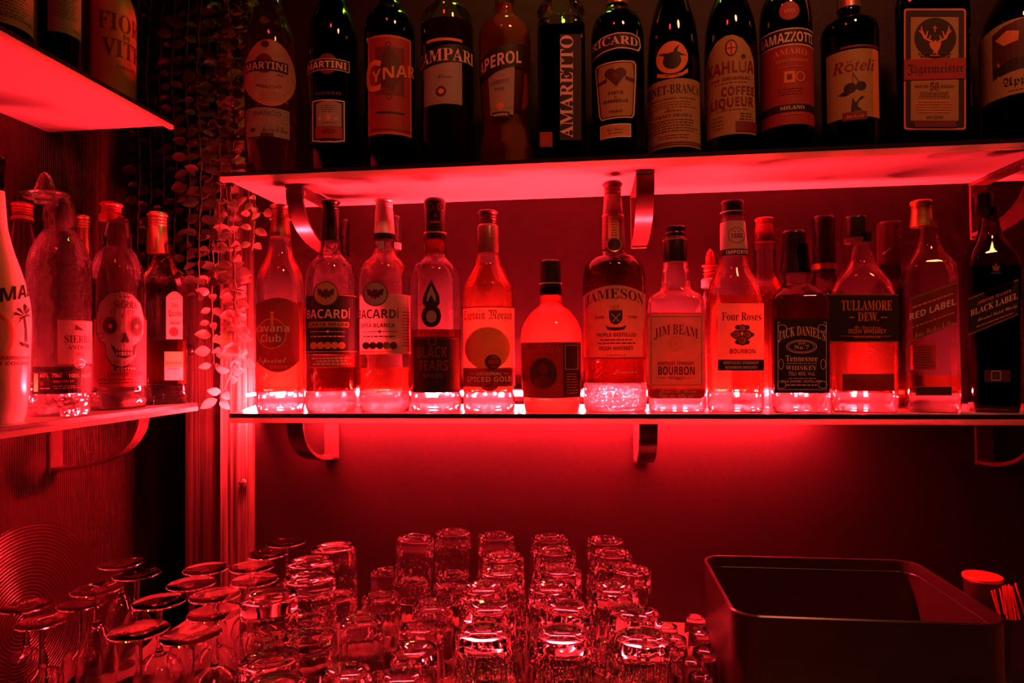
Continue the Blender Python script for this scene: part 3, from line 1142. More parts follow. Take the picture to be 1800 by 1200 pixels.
# square bourbon, white label
b = Bottle('whiskey_bottle', 'square clear bourbon bottle with black cap and large white label', 1189, 600, YB, ZM, G1, sq=5.5, dr=0.8, neck=(505, 520))
b.body([(48, None), (50, 715, 4), (50, 540, 12), (47, 522, 8), (30, 513, 5), (26, 506, 3), (25, 497), (24, 478), (21, 462), (20, 450, 0)], 'clear_glass')
b.fill(628, 'amber_spirit', 0.9)
b.cap([(21.5, 461), (21.5, 424, 0), (20.8, 422.5, 0), (20.6, 401, 3), (17, 398, 1)], 'black_cap', ridges=(404, 420, 2))
skirt(b, 423.5, 421.5, 'copper_cap', 22)
b.label('front_label', [R(1138.5, 549, 1239, 700, 'red_paper', 8), R(1140, 552, 1237, 681, 'white_paper', 9), FRAME(1144, 556, 1234, 677, 0.9, 'red_ink'), T('JIM BEAM', 1150, 1227, 596, 17, 'red_ink', 'bf', arc=9),
                        RING(1188, 604, 13, 13, 1.4, 'orange_ink'), RING(1188, 604, 9, 9, 1.2, 'orange_ink'), T('B', 1185, 1191.5, 608, 8, 'orange_ink'), T('KENTUCKY STRAIGHT', 1156, 1220, 641.5, 6, 'brown_ink'), T('BOURBON', 1157, 1221, 658.5, 14.5, 'brown_ink'),
                        T('WHISKEY', 1175, 1204, 667, 6, 'brown_ink', 'x'), R(1157, 663, 1171, 664, 'orange_ink'), R(1208, 663, 1221, 664, 'orange_ink'), T('James B. Beam', 1159, 1224, 690, 6, 'pale_ink', 'sc'), T('70cl  alc. 40% vol.', 1159, 1220, 698.5, 6, 'pale_ink', 'x')], flat=True, vc=False)

# rose bourbon
b = Bottle('whiskey_bottle', 'clear bourbon bottle with rose label and white cone-shaped neck label', 1291, 600, YB, ZM, G1, sq=3.2, dr=0.85, neck=(490, 525))
b.body([(47, None), (50, 714, 6), (50, 532, 5), (48, 521, 6), (42, 497, 12), (29, 470, 12), (27, 455), (21, 382), (20, 372, 0)], 'clear_glass')
b.fill(520, 'amber_spirit', 0.9)
b.cap([(21.6, 381), (21.4, 357, 4), (18, 353, 2)], 'black_cap')
skirt(b, 374.5, 373, 'silver_cap', 22)
b.label('neck_label', [R(1266, 387, 1318, 448, 'white_paper'), R(1266, 437, 1318, 448, 'black_ink'), T('IMPORTED', 1276, 1315, 446, 6.5, 'pale_ink'), RING(1295, 413, 15, 14, 1.2, 'red_ink'), T('1888', 1285, 1305, 418, 8.5, 'brown_ink'), LINES(1286, 404, 1304, 408, 1, 'red_ink')], vc=True, at=425)
rose = [RING(1305, 590, 17, 17, 3, 'brown_ink')]
rose = []
for x, y, r in ((1305, 577, 7), (1295, 588, 8), (1314, 588, 8), (1305, 598, 9)):
    rose += [E(x, y, r, r, 'brown_ink'), RING(x, y, r * .7, r * .65, 1.2, 'orange_ink'), RING(x + 1, y, r * .35, r * .3, 1, 'orange_ink')]
for a in range(6):
    t = a * PI / 3
    rose.insert(0, E(1305 + 16 * math.cos(t), 588 + 15 * math.sin(t), 5, 4, 'brown_ink'))
b.label('front_label', [R(1262, 533, 1343, 651, 'white_paper'), T('Four Roses', 1269, 1338, 563, 14, 'brown_ink', 'bf')] + rose + [T('BOURBON', 1283, 1328, 621, 8, 'brown_ink'), R(1262, 632, 1343, 651, 'black_ink'), T('KENTUCKY STRAIGHT', 1272, 1334, 640, 5, 'pale_ink'), T('BOURBON WHISKEY', 1275, 1332, 648, 5, 'pale_ink')], flat=True)

# square black label whiskey
b = Bottle('whiskey_bottle', 'square whiskey bottle with black cap and ornate black label with pale lettering', 1402, 600, YB, ZM, G1, sq=7, dr=1.0, turn=9, neck=(500, 525))
b.body([(49, None), (51, 716, 4), (51, 534, 6), (48, 522, 5), (28, 502, 5), (25, 496, 3), (27, 480, 6), (24, 462), (22, 445), (21, 430, 0)], 'clear_glass')
b.fill(520, 'dark_spirit', 0.9)
b.cap([(27.5, 481), (24.5, 462), (22, 446), (21.6, 409, 4), (18, 405, 2)], 'black_cap', dx=-4)
bl = [R(1361, 559, 1458, 690, 'black_ink')]
bl += [FRAME(1367, 566, 1453, 685, 1.0, 'pale_ink'), R(1372, 562, 1448, 570, 'black_ink'), T("JACK DANIEL'S", 1368, 1451, 600, 16, 'pale_ink', 'bf', arc=11)]
bl += [RING(1409, 609, 27, 12, 1.2, 'pale_ink'), RING(1409, 609, 23, 9.5, 0.8, 'pale_ink'), T('OLD', 1403, 1415, 605, 3.5, 'pale_ink'), T('No.7', 1396, 1422, 613.5, 7, 'pale_ink', 'bf'),
       T('Tennessee', 1381, 1437, 635, 10.5, 'pale_ink', 'bf'), LINES(1378, 637, 1440, 640, 1, 'pale_ink'), T('WHISKEY', 1381, 1436, 650, 7.5, 'pale_ink', 'bf'), T('70cl 40% Vol.', 1386, 1433, 660, 7, 'pale_ink', 'x'), LINES(1380, 663, 1440, 667, 1, 'pale_ink'), T('JACK DANIEL DISTILLERY', 1373, 1445, 672, 4, 'pale_ink'), LINES(1374, 674, 1444, 679, 1, 'pale_ink', 2)]
for sx, x in ((1, 1366), (-1, 1454)):
    bl += [RING(x + sx * 9, 577, 8, 7, 1, 'pale_ink'), RING(x + sx * 8, 676, 8, 7, 1, 'pale_ink'), RING(x + sx * 7, 640, 5, 9, 1, 'pale_ink')]
b.label('front_label', bl, flat=True)

# irish whiskey with wide black label
b = Bottle('whiskey_bottle', 'wide clear whiskey bottle with black top label and round glass seal', 1518, 620, YB, ZM, G1, sq=5, dr=0.75, neck=(468, 520))
b.body([(55, None), (59, 716, 5), (61, 535, 10), (57, 508, 14), (40, 482, 14), (24, 462, 8), (20, 440), (19, 428), (19, 410, 0)], 'clear_glass')
b.fill(560, 'amber_spirit', 0.9)
b.cap([(21, 419), (20.5, 382, 3), (18, 379, 1)], 'black_cap', dx=-9)
skirt(b, 426, 418, 'brown_cap', 22.5)
for c_ in list(b.root.children):
    if c_.name.startswith('neck_band'):
        c_.location.x -= 0.006
b.label('front_label', [R(1457, 517, 1580, 601, 'black_ink'), R(1457, 517, 1580, 519, 'gold_foil'), R(1457, 599, 1580, 601, 'gold_foil'), T('TULLAMORE', 1479, 1568, 545, 17, 'orange_ink', 'bf'), T('DEW.', 1508, 1544, 564, 15, 'orange_ink', 'bf'), LINES(1492, 555, 1504, 560, 1, 'orange_ink', 2), LINES(1548, 555, 1560, 560, 1, 'orange_ink', 2), T('The Legendary', 1501, 1548, 577, 5, 'orange_ink', 'sc'),
                        T('IRISH WHISKEY', 1491, 1558, 586, 8, 'orange_ink'), R(1478, 590, 1566, 590.8, 'orange_ink'), T('TRIPLE DISTILLED', 1500, 1548, 594, 3.2, 'orange_ink')], flat=True)
sb = bmesh.new()
fx = b.k
zc = b.z(630)
yy = -b.radius(zc)[1]
for r0, r1, h in ((20, 17, 0.0018), (13, 0.4, 0.0012)):
    rr = [[(8 * fx + r * fx * math.cos(2 * PI * i / 32), yy - d, zc + r * fx * math.sin(2 * PI * i / 32)) for i in range(32)] for r, d in ((r0, 0), (r0 - 1, h), (r1 + .2, h), (max(r1 - 1, .2), 0))]
    add_rings(sb, rr, False, False)
obj('glass_seal', sb, 'clear_glass', b.root, 40)
b.label('foot_label', [R(1481, 657, 1572, 687, 'dark_red_paper'), R(1481, 661, 1572, 664, 'gold_foil'), LINES(1486, 667, 1566, 684, 3, 'red_ink')], flat=True)

# two square bottles with slanting labels
b = Bottle('whiskey_bottle', 'square whiskey bottle with golden cap and slanting dark red label', 1636, 600, YB, ZM, G1, sq=6, dr=1.0, turn=10, neck=(436, 475))
b.body([(44, None), (47, 714, 5), (47, 482, 18), (42, 464, 12), (26, 440, 12), (20, 425), (17, 400), (17, 388, 0)], 'clear_glass')
b.fill(660, 'amber_spirit', 0.9)
b.cap([(22, 397), (22, 355, 4), (18, 351, 2)], 'gold_foil', ridges=(360, 368, 2), dx=-12)
for n_ in ('bottle_glass', 'liquid'):
    pass
b.label('front_label', [P([(1598, 527), (1682, 498), (1682, 566), (1598, 600)], 'dark_red_paper'), P([(1598, 524), (1682, 495), (1682, 498), (1598, 527)], 'gold_foil'), P([(1598, 600), (1682, 566), (1682, 568), (1598, 602)], 'gold_foil'),
                        T('RED LABEL', 1599, 1680, 549, 11.5, 'pale_ink', 'sb', sl=-0.35), LINES(1600, 527, 1680, 529, 1, 'orange_ink', 3, -0.35), LINES(1602, 561, 1680, 563, 1, 'orange_ink', 2, -0.36), T('John Walker & Sons', 1606, 1679, 582, 9, 'orange_ink', 'sc', sl=-0.35)], flat=True)
b.label('back_label', [R(1600, 606, 1645, 650, 'red_paper'), LINES(1603, 608, 1642, 648, 9, 'brown_ink')], flat=True)
b.label('foot_label', [R(1609, 679, 1674, 695, 'brown_ink'), FRAME(1609, 679, 1674, 695, 1, 'orange_ink')], flat=True)
b = Bottle('whiskey_bottle', 'square dark bottle with black slanting label and square silver badge, last on the lit shelf', 1744, 600, YB, ZM, G1, sq=6, dr=1.0, turn=12, neck=(415, 462))
b.body([(40, None), (43, 708, 5), (49, 480), (49, 470, 12), (45, 452, 10), (24, 415, 10), (19, 398), (17, 380), (17, 365, 0)], 'smoky_glass')
b.fill(470, 'black_spirit', 0.9)
b.cap([(19.5, 379), (19.5, 341, 3), (16, 337, 2)], 'black_cap', dx=-12)
b.label('front_label', [P([(1702, 527), (1790, 493), (1790, 553), (1702, 589)], 'black_ink'), P([(1702, 524), (1790, 490), (1790, 493), (1702, 527)], 'gold_foil'), P([(1702, 587), (1790, 551), (1790, 553), (1702, 590)], 'gold_foil'),
                        T('JOHNNIE WALKER', 1718, 1778, 524, 5, 'orange_ink', 'bf', sl=-0.38), T('BLACK LABEL', 1706, 1789, 540, 10.5, 'pale_ink', 'bf', sl=-0.38), T('Blended Scotch Whisky', 1718, 1788, 552, 5, 'pale_ink', 'sc', sl=-0.38), LINES(1710, 561, 1788, 563, 1, 'orange_ink', 2, -0.38)], flat=True)
b.label('crest', [P([(1746, 476), (1744, 466), (1748, 468), (1751, 461), (1754, 468), (1758, 466), (1756, 476)], 'gold_foil'), R(1742, 479, 1760, 480, 'gold_foil')], flat=True)
b.label('badge', [R(1730, 650, 1776, 671, 'brown_ink'), R(1742, 651, 1760, 669, 'white_paper', 3), R(1744, 653, 1758, 667, 'brown_ink', 2), R(1747, 655, 1755, 665, 'screw_metal', 1)], flat=True)
b = Bottle('whiskey_bottle', 'clear bottle with pale label cut by the right edge of the photo', 1845, 600, YB, ZM, G1, sq=5, dr=0.9, neck=(440, 480))
b.body([(46, None), (50, 712, 5), (50, 490, 14), (40, 465, 12), (20, 430, 10), (18, 400), (18, 380, 0)], 'clear_glass')
b.fill(560, 'amber_spirit', 0.9)
b.cap([(20, 410), (20, 360, 3), (17, 357, 1)], 'black_cap')
b.label('front_label', [R(1800, 520, 1890, 690, 'brown_ink'), R(1803, 524, 1887, 600, 'orange_ink'), LINES(1806, 530, 1884, 596, 6, 'brown_ink', 3), LINES(1806, 610, 1884, 680, 7, 'pale_ink', 2)], flat=True)

# second row behind
G2 = 'bottles in the second row against the wall'
Y2 = 1.035


def back(name, label, cx, shoulder, hw, neck_hw, cap_y, cap_b, gl, li, level, capm, cap_hw, bands=(), ridges=None, pale=None):
    b = Bottle(name, label, cx, 560, Y2, ZM, G2)
    b.body([(hw - 3, None), (hw, 712, 4), (hw, shoulder + 26, 20), (hw * .8, shoulder + 10, 10), (neck_hw + 1, shoulder - 8, 8), (neck_hw, cap_b - 2), (neck_hw, cap_b - 14, 0)], gl)
    if li:
        b.fill(level, li)
    b.cap([(cap_hw, cap_b), (cap_hw, cap_y + 3, 3), (cap_hw - 3, cap_y, 1)], capm, ridges=ridges)
    for y0, y1, m in bands:
        skirt(b, y0, y1, m, cap_hw + 0.5)
    return b


back('rum_bottle', 'black capped bottle half hidden behind the black bat-emblem rum', 599, 480, 40, 15, 386, 450, 'clear_glass', 'dark_spirit', 560, 'black_cap', 16)
b = back('rum_bottle', 'dark capped bottle half hidden behind the white bat-emblem rum', 690, 480, 40, 14, 380, 436, 'clear_glass', 'dark_spirit', 560, 'black_cap', 16, ((438, 428, 'white_paper'),))
b = back('liqueur_bottle', 'clear bottle with a pointed pale pourer stopper behind the rose bourbon', 1250, 535, 36, 15, 489, 505, 'clear_glass', 'clear_spirit', 600, 'silver_cap', 17)
b.cap([(10, 489), (12, 486, 0), (10, 483, 0), (13, 481, 0), (10, 478, 0), (13, 475, 0), (10, 470, 0), (15, 468.5, 0), (15, 466, 0), (8.5, 465.5, 0), (8, 452), (5, 442), (1, 437)], 'straw_red', 'pourer', c=0.6)
back('liqueur_bottle', 'clear bulb-necked bottle with red cap behind the black label whiskey', 1346, 500, 42, 20, 383, 425, 'clear_glass', 'amber_spirit', 505, 'red_cap', 18, ridges=(388, 396, 2))
back('whiskey_bottle', 'dark bottle with long black cap and gold ring behind the wide whiskey bottle', 1450, 500, 42, 20, 380, 478, 'smoky_glass', 'dark_spirit', 520, 'black_cap', 21, ((474, 464, 'gold_foil'),))
b = back('whiskey_bottle', 'dark capsule bottle with round pale prints behind the golden capped whiskey', 1566, 500, 42, 20, 390, 465, 'smoky_glass', 'dark_spirit', 510, 'brown_cap', 23)
b.label('cap_print', [RING(1551, 411, 6, 8, 1.2, 'pale_ink'), T('600', 1547, 1555, 414, 5, 'pale_ink'), RING(1581, 410, 6, 8, 1.2, 'pale_ink'), P([(1554, 447), (1567, 437), (1566, 434), (1552, 444)], 'pale_ink')], at=440, lift=0.002)

# ------------------------------------------------------------------ bottles on the left-hand lit shelf
G3 = 'tequila and liqueur bottles on the left wall shelf'


def left(name, label, px, py_foot, depth_in, **kw):
    """foot centre at px on the left shelf, depth_in from its front edge"""
    p = at_x(px, 600, XLS - depth_in)
    return Bottle(name, label, px, 600, p.y, ZL, G3, **kw)


b = left('liqueur_bottle', 'white opaque coconut liqueur bottle with palm tree print, at the left edge of the photo', -14, 740, 0.058)
b.body([(58, None), (62, 730, 5), (69, 690), (72, 560, 40), (68, 522, 20), (54, 478, 20), (38, 440, 20), (27, 400), (22, 345), (21, 335, 0)], 'milk_glass')
b.cap([(21, 336), (20, 296, 2), (22, 290, 1), (22, 280, 2), (18, 274, 2)], 'smoky_glass')
b.label('front_label', [T('MAL', 0, 58, 522, 25, 'black_ink', 'sb', sl=-0.3), P([(41, 553), (44, 553), (47, 575), (48, 600), (44, 600), (44, 578)], 'black_ink'),
                        P([(43, 554), (30, 540), (36, 540)], 'black_ink'), P([(43, 554), (26, 552), (20, 560), (28, 547)], 'black_ink'), P([(43, 553), (55, 538), (50, 536)], 'black_ink'), P([(43, 554), (56, 552), (58, 562), (54, 546)], 'black_ink'), P([(43, 554), (32, 566), (27, 574), (36, 556)], 'black_ink'), P([(43, 553), (42, 530), (47, 535)], 'black_ink'),
                        P([(36, 600), (54, 606), (48, 612), (40, 607)], 'black_ink'), RING(-20, 590, 44, 46, 4, 'orange_ink'),
                        T('MADE WITH CARIBBEAN RUM', -66, 57, 632, 6, 'red_ink'), T('AND COCONUT', -30, 56, 642, 6, 'red_ink')], vc=True)

b = left('tequila_bottle', 'embossed tequila bottle with glass sombrero stopper and pale and black labels', 104, 727, 0.062)
b.body([(54, None), (58, 720, 5), (59, 470, 26), (54, 445, 16), (40, 420, 8), (33, 411, 5), (26, 402, 5), (31, 386, 8), (28, 366, 8), (21, 352, 0)], 'embossed_glass', seg=56)
b.fill(560, 'clear_spirit')
cap = b.cap([(22, 359), (22, 351, 1), (42, 350, 2), (44, 342, 2), (38, 346, 1), (22, 346, 2), (20, 334, 5), (14, 318, 5), (8, 308, 4), (2, 305, 1)], 'embossed_glass', 'sombrero_stopper', c=2)
cap.rotation_euler = (0, math.radians(-3), 0)
for q, (x, y, rx, ry) in enumerate(((131, 505, 27, 44), (64, 515, 22, 42))):
    b.label('relief', [RING(x, y, rx, ry, 3, 'embossed_glass'), RING(x - 9, y - 2, 8, 9, 2.5, 'embossed_glass'), RING(x + 9, y - 2, 8, 9, 2.5, 'embossed_glass'), P([(x, y + 8), (x + 4, y + 16), (x - 4, y + 16)], 'embossed_glass'), RING(x, y + 25, 13, 8, 2.5, 'embossed_glass'), RING(x, y - 26, 10, 9, 2.5, 'embossed_glass')], lift=0.0008)
b.label('front_label', [R(101, 562, 162, 640, 'white_paper'), P([(133, 569), (148, 580), (131, 579)], 'brown_ink'), T('SIERRA', 113, 158, 602, 13, 'brown_ink', 'bf'), T('ANTIGUO', 119, 158, 614, 7, 'brown_ink', 'bf'), T('Plata', 134, 148, 625, 5, 'brown_ink', 'sc'), FRAME(102, 563, 161, 639, 1, 'orange_ink')])
b.label('medal', [E(140, 639, 10, 9, 'silver_cap'), RING(140, 639, 7, 6, 1.5, 'screw_metal')])
b.label('foot_label', [R(57, 644, 160, 692, 'black_ink'), R(60, 656, 67, 687, 'gold_foil'), T('40%  70cl', 70, 108, 663, 7, 'pale_ink'), T('100% AGAVE', 120, 158, 664, 7, 'pale_ink'), E(74, 673, 4, 4, 'red_ink'), T('MSCHN EP', 94, 130, 672, 4, 'orange_ink'), LINES(92, 677, 145, 684, 2, 'orange_ink'), LINES(69, 680, 90, 684, 1, 'orange_ink', 2), R(57, 654, 160, 655, 'red_ink')])

b = left('tequila_bottle', 'clear bottle with bulbous neck and sugar skull label on the left shelf', 205, 720, 0.06)
b.body([(49, None), (53, 716, 5), (53, 500, 30), (47, 470, 16), (33, 443, 10), (26, 436, 4), (27.5, 420, 8), (22, 396, 8), (20, 385, 0)], 'clear_glass', seg=56)
b.fill(590, 'clear_spirit')
b.cap([(22.5, 389), (22.5, 380, 0), (21.5, 379, 0), (22, 361, 3), (18, 357.5, 1)], 'red_cap', ridges=(364, 376, 3), dx=-10)
for c_ in b.root.children:
    if c_.name.startswith('cap'):
        c_.location.x += 0
sk = [(212, 511), (232, 516), (246, 532), (252, 556), (251, 585), (246, 598), (240, 604), (239, 625), (228, 640), (213, 645), (198, 640), (187, 625), (186, 604), (176, 598), (171, 585), (170, 556), (176, 532), (192, 516)]
SKL = [P([(213 + (x - 213) * 1.04, 577 + (y - 577) * 1.03) for x, y in sk], 'black_ink'), P(sk, 'white_paper')]
for ex in (192, 238):
    ew = 16 if ex < 200 else 12
    SKL += [E(ex + (1 if ex < 200 else 0), 572, ew, 18, 'red_paper'), E(ex + (1 if ex < 200 else 0), 572, ew - 3, 15, 'black_ink'), E(ex + 2, 573, 3, 4, 'orange_ink')]
SKL += [P([(220, 583), (227, 600), (222, 603), (219, 600), (216, 603), (212, 600)], 'black_ink'), P([(194, 604), (204, 612), (230, 612), (240, 604), (236, 624), (220, 630), (204, 626)], 'black_ink')]
for k in range(6):
    SKL += [R(203 + k * 5, 609, 207 + k * 5, 616, 'white_paper'), R(204 + k * 4.8, 618, 207.6 + k * 4.8, 625, 'white_paper')]
SKL += [T('SIERRA', 200, 239, 541, 12, 'brown_ink', 'bf'), LINES(207, 520, 230, 523, 1, 'brown_ink', 2), RING(199, 548, 5, 4, 1.2, 'red_ink'), RING(228, 548, 5, 4, 1.2, 'red_ink'), P([(214, 550), (217, 557), (214, 563), (211, 557)], 'red_ink'), RING(205, 635, 4, 3, 1, 'red_ink'), RING(222, 637, 4, 3, 1, 'red_ink'),
        RING(178, 590, 5, 5, 1.2, 'red_ink'), RING(246, 590, 3, 5, 1.2, 'red_ink')]
for k in range(5):
    SKL += [P([(199 + k * 8, 512 - 4 + abs(k - 2) * 2), (203 + k * 8, 512 - 4 + abs(k - 2) * 2), (202 + k * 6.5, 517)], 'brown_ink')]
b.label('front_label', [R(165, 560, 257, 680, 'red_paper')] + SKL + [R(200, 645, 242, 651, 'black_ink'), T('COFFEE', 206, 236, 650, 4, 'pale_ink'), T('LECHOENHERO', 190, 250, 661, 7, 'brown_ink'), LINES(172, 664, 250, 676, 2, 'brown_ink', 2)])
eb = b.rings([(54, 712, 0), (54, 686, 0)])
bm = bmesh.new()
add_rings(bm, [r for z, a, c_, r in eb])
obj('embossed_band', bm, 'embossed_glass', b.root, 40)

b = left('tequila_bottle', 'square-shouldered tequila bottle with gold capsule beside the timber post', 286, 708, 0.05, sq=6, dr=0.9, turn=16, neck=(462, 500))
b.body([(37, None), (38.5, 700, 3), (38.5, 505, 8), (36, 492, 8), (22, 466, 8), (18, 455, 4), (18, 430, 0)], 'clear_glass')
b.fill(600, 'amber_spirit', 0.9)
b.cap([(20, 447), (20, 380, 3), (17, 375, 1)], 'copper_cap', ridges=(380, 402, 4), dx=-10)
b.label('front_label', [ARCH(292, 522, 321, 596, 10, 'white_paper'), RING(306, 520, 11, 5, 1, 'orange_ink'), T('Jose', 301, 313, 540, 8, 'brown_ink', 'fr'), T('Cuervo', 296, 319, 556, 12, 'brown_ink', 'fr'), T('Especial', 300, 316, 570, 6, 'red_ink', 'fr'), E(306, 583, 8, 8, 'red_ink')], flat=True)
b.label('foot_label', [R(289, 618, 322, 668, 'white_paper'), R(289, 618, 322, 645, 'cream_paper'), T('BLUE AGAVE', 292, 319, 640, 5, 'red_ink'), LINES(292, 646, 319, 650, 1, 'red_ink')], flat=True)
for k in range(5):
    rr = b.rings([(39.4, 708 - k * 5 + 2, 0), (40.4, 708 - k * 5, 0), (39.4, 708 - k * 5 - 2, 0)])
    if k == 0:
        bm = bmesh.new()
    add_rings(bm, [r for z, a, c_, r in rr])
obj('ribbed_foot', bm, 'clear_glass', b.root, 40)
for px, y0, y1, hw, lab, cm in ((38, 357, 386, 22, 'bottle with ridged cap behind the white coconut liqueur', 'red_cap'), (146, 379, 449, 15.5, 'bottle with smooth long capsule between the sombrero bottle and the skull bottle', 'copper_cap')):
    b = left('tequila_bottle', lab, px, 715, 0.15)
    b.body([(44, None), (46, 700, 5), (46, 500, 26), (38, 468, 14), (hw - 1, y1 + 12, 8), (hw - 3, y1), (hw - 3, y1 - 12, 0)], 'clear_glass')
    b.fill(540, 'clear_spirit')
    b.cap([(hw, y1), (hw, y0 + 3, 3), (hw - 3, y0, 1)], cm, ridges=(y0 + 5, y0 + 24, 4))

# ------------------------------------------------------------------ bottles on the upper shelf
G4 = 'liqueur bottles on the upper shelf'
YT = 0.958


def top(name, label, px, **kw):
    return Bottle(name, label, px, 140, kw.pop('y', YT), ZU, G4, **kw)


def topcap(b, hw, mat, y0=-70, y1=-25):
    b.cap([(hw, y1), (hw, y0 + 3, 3), (hw - 3, y0, 1)], mat)


b = top('vermouth_bottle', 'pale vermouth bottle with oval label, first on the upper shelf', 477)
b.body([(43, None), (47, 255, 6), (47, 90, 26), (42, 55, 20), (24, 20, 14), (17, -10), (15, -40, 0)], 'clear_glass')
b.fill(70, 'amber_spirit')
topcap(b, 16, 'red_cap')
b.label('front_label', [E(474, 128, 46, 59, 'orange_ink'), E(474, 127, 44, 57, 'white_paper'), RING(473, 114, 40, 42, 1.2, 'orange_ink'), E(464, 112, 17, 17, 'red_ink'), R(432, 106, 506, 125, 'black_ink'), T('MARTINI', 434, 504, 122, 13, 'pale_ink', 'sb', sl=-0.02),
                        LINES(486, 128, 500, 132, 1, 'brown_ink', 2), E(466, 78, 7, 6, 'brown_ink'), T('APERITIVO', 450, 494, 152, 5, 'brown_ink', 'x', arc=-4), LINES(452, 160, 508, 178, 4, 'orange_ink', 1)])
b.label('foot_label', [R(432, 189, 509, 240, 'white_paper'), T('BIANCO', 446, 494, 203, 7.5, 'brown_ink', 'x'), LINES(438, 206, 504, 220, 3, 'orange_ink', 1), E(445, 228, 4, 4, 'brown_ink'), T('Martini & Rossi', 460, 506, 231, 9, 'brown_ink', 'sc', sl=-.06), R(458, 234, 481, 240, 'brown_ink')])

b = top('vermouth_bottle', 'dark vermouth bottle with round logo and framed lower label, second on the upper shelf', 587)
b.body([(43, None), (46, 255, 6), (46, 70, 24), (40, 40, 20), (24, 5, 14), (16, -20), (15, -45, 0)], 'green_glass')
b.fill(40, 'black_spirit')
topcap(b, 16, 'black_cap')
b.label('logo', [E(575, 112, 18, 18, 'red_ink'), R(541, 103, 614, 123, 'black_ink'), FRAME(541, 103, 614, 123, 1, 'pale_ink'), T('MARTINI', 543, 609, 119, 12, 'pale_ink')])
b.label('front_label', [P([(549, 175), (606, 175), (606, 246), (590, 250), (565, 250), (549, 246)], 'pale_ink'), P([(551, 177), (604, 177), (604, 244), (590, 248), (565, 248), (551, 244)], 'black_ink'), T('ROSSO', 556, 600, 166, 5, 'red_ink'), ARCH(556, 182, 600, 222, 5, 'white_paper'),
                        LINES(562, 184, 594, 198, 4, 'brown_ink', 1), E(562, 208, 3, 3, 'orange_ink'), E(577, 206, 4, 5, 'orange_ink'), E(591, 208, 3, 3, 'orange_ink'), LINES(566, 214, 590, 218, 1, 'brown_ink'), R(555, 223, 601, 243, 'red_paper'), E(578, 231, 14, 5, 'red_ink')])

b = top('liqueur_bottle', 'dark bitter bottle with tall red label and big slanting yellow lettering', 686)
b.body([(43, None), (46, 262, 6), (46, 55, 20), (41, 35, 14), (22, 14, 10), (17, 0), (15, -30, 0)], 'green_glass')
b.fill(40, 'black_spirit')
topcap(b, 17, 'red_cap')
b.label('front_label', [R(647, 61, 723, 236, 'red_paper'), FRAME(648, 63, 722, 234, 1.5, 'orange_ink'), R(660, 82, 711, 167, 'dark_red_paper'), P([(684, 80), (700, 100), (706, 130), (690, 160), (672, 150), (664, 120), (672, 95)], 'brown_ink'), RING(683, 78, 5, 5, 1.5, 'brown_ink'),
                        RING(684, 170, 5, 5, 1.5, 'brown_ink'), R(661, 196, 710, 199, 'black_ink'), R(650, 226, 721, 228, 'red_ink'),
                        T('C', 645, 671, 159, 54, 'orange_ink', 'sb'), T('YNAR', 654, 727, 136, 21, 'orange_ink', 'sb', sl=-0.26)])

b = top('liqueur_bottle', 'red aperitif bottle with square shoulders and black band over a pale label', 787)
b.body([(45, None), (47, 265, 6), (47, 48, 14), (44, 28, 12), (30, 14, 10), (20, 6, 6), (19, -10), (18, -40, 0)], 'clear_glass')
b.fill(50, 'dark_spirit')
topcap(b, 19, 'red_cap')
b.label('front_label', [R(746, 105, 812, 182, 'white_paper'), P([(741, 88), (785, 78), (834, 72), (834, 104), (785, 110), (741, 116)], 'black_ink'), T('CAMPARI', 736, 831, 106, 21, 'pale_ink', 'bf', sl=-0.06), T('Milano', 768, 794, 137, 7, 'brown_ink', 'sc'), LINES(756, 118, 802, 126, 2, 'orange_ink', 1),
                        E(775, 160, 9, 9, 'brown_ink'), E(775, 160, 5, 5, 'orange_ink'), LINES(752, 174, 806, 179, 1, 'orange_ink', 1)])
b.label('shoulder_label', [R(750, 66, 812, 71, 'orange_ink')])

b = top('liqueur_bottle', 'orange aperitif bottle with slanting black band and flared glass foot', 888)
b.body([(50, None), (47, 262, 6), (41, 228, 5), (41, 208, 4), (42, 204, 3), (46, 120, 20), (46, 62, 20), (38, 45, 12), (22, 33, 8), (17, 24), (17, -20), (17, -40, 0)], 'clear_glass')
b.fill(12, 'orange_spirit')
topcap(b, 18, 'red_cap')
b.label('front_label', [P([(858, 122), (905, 114), (902, 200), (862, 200)], 'white_paper'), T('APERITIVO', 862, 894, 147, 7, 'brown_ink', 'bf', sl=-.15), T('1919', 869, 885, 158, 5, 'brown_ink', 'bf'), LINES(862, 162, 898, 178, 4, 'orange_ink', 1), RING(880, 130, 16, 10, 1, 'orange_ink'), E(879, 186, 7, 7, 'orange_ink'), R(865, 195, 895, 205, 'black_ink'), T('BARBIERI', 867, 892, 202, 4, 'pale_ink'),
                        P([(843, 98), (870, 84), (900, 76), (925, 74), (925, 114), (900, 117), (872, 126), (843, 142)], 'black_ink'), T('APEROL', 846, 916, 116, 21, 'pale_ink', 'sb', sl=-0.22)])
b.label('side_print', [P([(921, 124), (926, 124), (928, 170), (922, 186), (916, 188), (919, 160)], 'red_ink')])

b = top('liqueur_bottle', 'tall straight almond liqueur bottle with glass collar and upright lettering', 987, sq=5, dr=1.0, neck=(42, 50))
b.body([(41, None), (42, 262, 4), (42, 54, 4), (38, 44, 4), (30, 40, 3), (40, 28, 4), (43, 22, 4), (36, 10, 4), (22, 4, 4), (20, -30, 0)], 'clear_glass')
b.fill(60, 'black_spirit')
topcap(b, 21, 'black_cap')
b.label('front_label', [R(984, 60, 1022, 246, 'black_ink'), T('AMARETTO', 242, 62, 1007, 22, 'pale_ink', 'bf', vert=True)], flat=True)
b.label('side_label', [R(949, 232, 971, 258, 'red_paper'), FRAME(951, 234, 969, 256, 1, 'red_ink')], flat=True)

